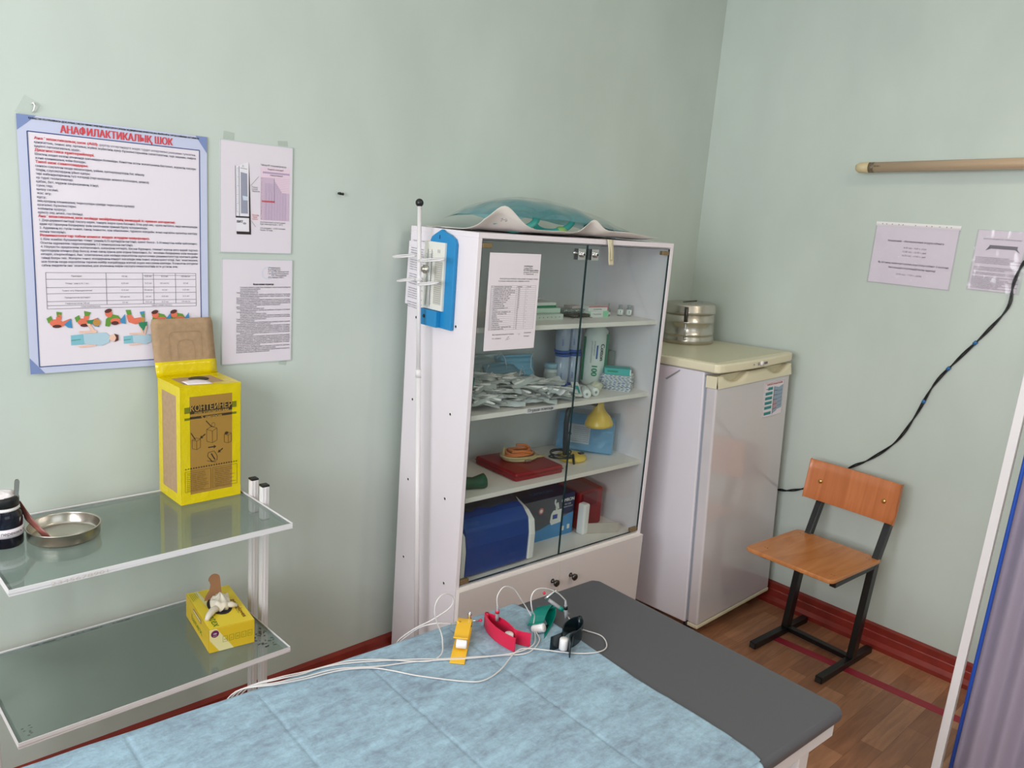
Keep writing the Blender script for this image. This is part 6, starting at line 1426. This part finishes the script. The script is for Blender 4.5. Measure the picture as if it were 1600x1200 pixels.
b = MB()
cp_ = [(-0.020, -1.90, 1.945), (-0.012, -1.66, 1.90), (-0.010, -1.47, 1.80), (-0.010, -1.40, 1.66), (-0.010, -1.3453, 1.5945), (-0.010, -1.3266, 1.5146), (-0.010, -1.3252, 1.4353), (-0.010, -1.2718, 1.3351), (-0.010, -1.20, 1.225), (-0.010, -1.1358, 1.1169), (-0.010, -1.0898, 0.9803), (-0.010, -1.0376, 0.8631), (-0.010, -0.95, 0.765), (-0.010, -0.876, 0.7069), (-0.010, -0.79, 0.62), (-0.010, -0.6971, 0.5600), (-0.010, -0.63, 0.530), (-0.010, -0.5828, 0.5193), (-0.012, -0.50, 0.50), (-0.02, -0.42, 0.44)]
P = [Vector(p) for p in cp_]; P = [P[0]]+P+[P[-1]]; dense = []
for i in range(1, len(P)-2):
    for k in range(6):
        t = k/6; a0, a1, a2, a3 = P[i-1], P[i], P[i+1], P[i+2]
        dense.append(0.5*((2*a1)+(-a0+a2)*t+(2*a0-5*a1+4*a2-a3)*t*t+(-a0+3*a1-3*a2+a3)*t**3))
BT = mat('blue_tie', (40, 104, 160), rough=0.4)
for k in (0, PI): b.tube([d+Vector((0, 0.0032*math.cos(i*0.55+k), 0.0032*math.sin(i*0.55+k))) for i, d in enumerate(dense)], 0.0028, BLK, n=8)
cab_o = b.build('power_cable'); tag(cab_o, 'twisted black power cable running down the right wall behind the chair', 'cable')
for i in (22, 44, 50, 57):
    b = MB(); d = dense[i]; d2 = dense[i+1]; b.tube([d, d+(d2-d).normalized()*0.014], 0.0068, BT, n=10); b.build('blue_tie', cab_o)

# ------------------------------------------------------------------ folding screen at the right edge
sr = empty('folding_screen', (-0.84, -1.9, 0), 0, 'white framed folding screen with lilac curtain and blue edge at right', 'screen')
def spt(y, z): return Vector((0.0, y+1.9-0.0155*(z-0.55), z))
def box_bar(name, p, q, w, m_=WPL, d=None):
    p = Vector(p); q = Vector(q); t = (q-p).normalized(); a = Vector((1, 0, 0)); c = t.cross(a).normalized(); d = d or w
    vs = []
    for e_ in (p, q):
        for (i, j) in ((-1, -1), (1, -1), (1, 1), (-1, 1)): vs.append(e_+a*d/2*i+c*w/2*j)
    b = MB(); b.add(vs, [(0, 1, 2, 3), (7, 6, 5, 4), (0, 4, 5, 1), (1, 5, 6, 2), (2, 6, 7, 3), (3, 7, 4, 0)], m_); return b.build(name, sr, bevel=0.0015)
box_bar('frame_post', spt(-1.6085, 0.03), spt(-1.6085, 1.70), 0.0225)
box_bar('frame_post', spt(-2.12, 0.03), spt(-2.12, 1.70), 0.0225)
box_bar('top_rail', spt(-1.618, 1.684), spt(-2.111, 1.684), 0.0215); box_bar('bottom_rail', spt(-1.618, 0.10), spt(-2.111, 0.10), 0.0215)
for y in (-1.6085, -2.12):
    b = MB(); p = spt(y, 0.015); b.tube([p+Vector((-0.18, 0, 0)), p+Vector((0.18, 0, 0))], 0.0125, WPL, n=10); b.build('foot', sr)
CUR = mat('lilac_satin', (150, 140, 158), rough=0.42, bump=0.08, bscale=120); BLH = mat('blue_hem', (26, 74, 170), rough=0.45)
def cur(s_, t):
    z = 1.66-1.53*t; y = -1.648-0.455*s_
    return (0.010*math.sin(s_*46+0.6*math.sin(t*2))+0.006*math.sin(s_*19+t*1.5)-0.012, y+1.9-0.0155*(z-0.55)*(1-0.0*s_)+0.006*(z-0.55)*0, z)
b = MB(); b.grid(cur, 160, 24, CUR); b.build('curtain', sr, solid=0.0008)
b = MB(); b.tube([(-0.012, -1.6455+1.9-0.0155*(z-0.55), z) for z in (0.12, 0.5, 0.9, 1.3, 1.665)], 0.0052, BLH, n=10); b.build('blue_edge', sr)
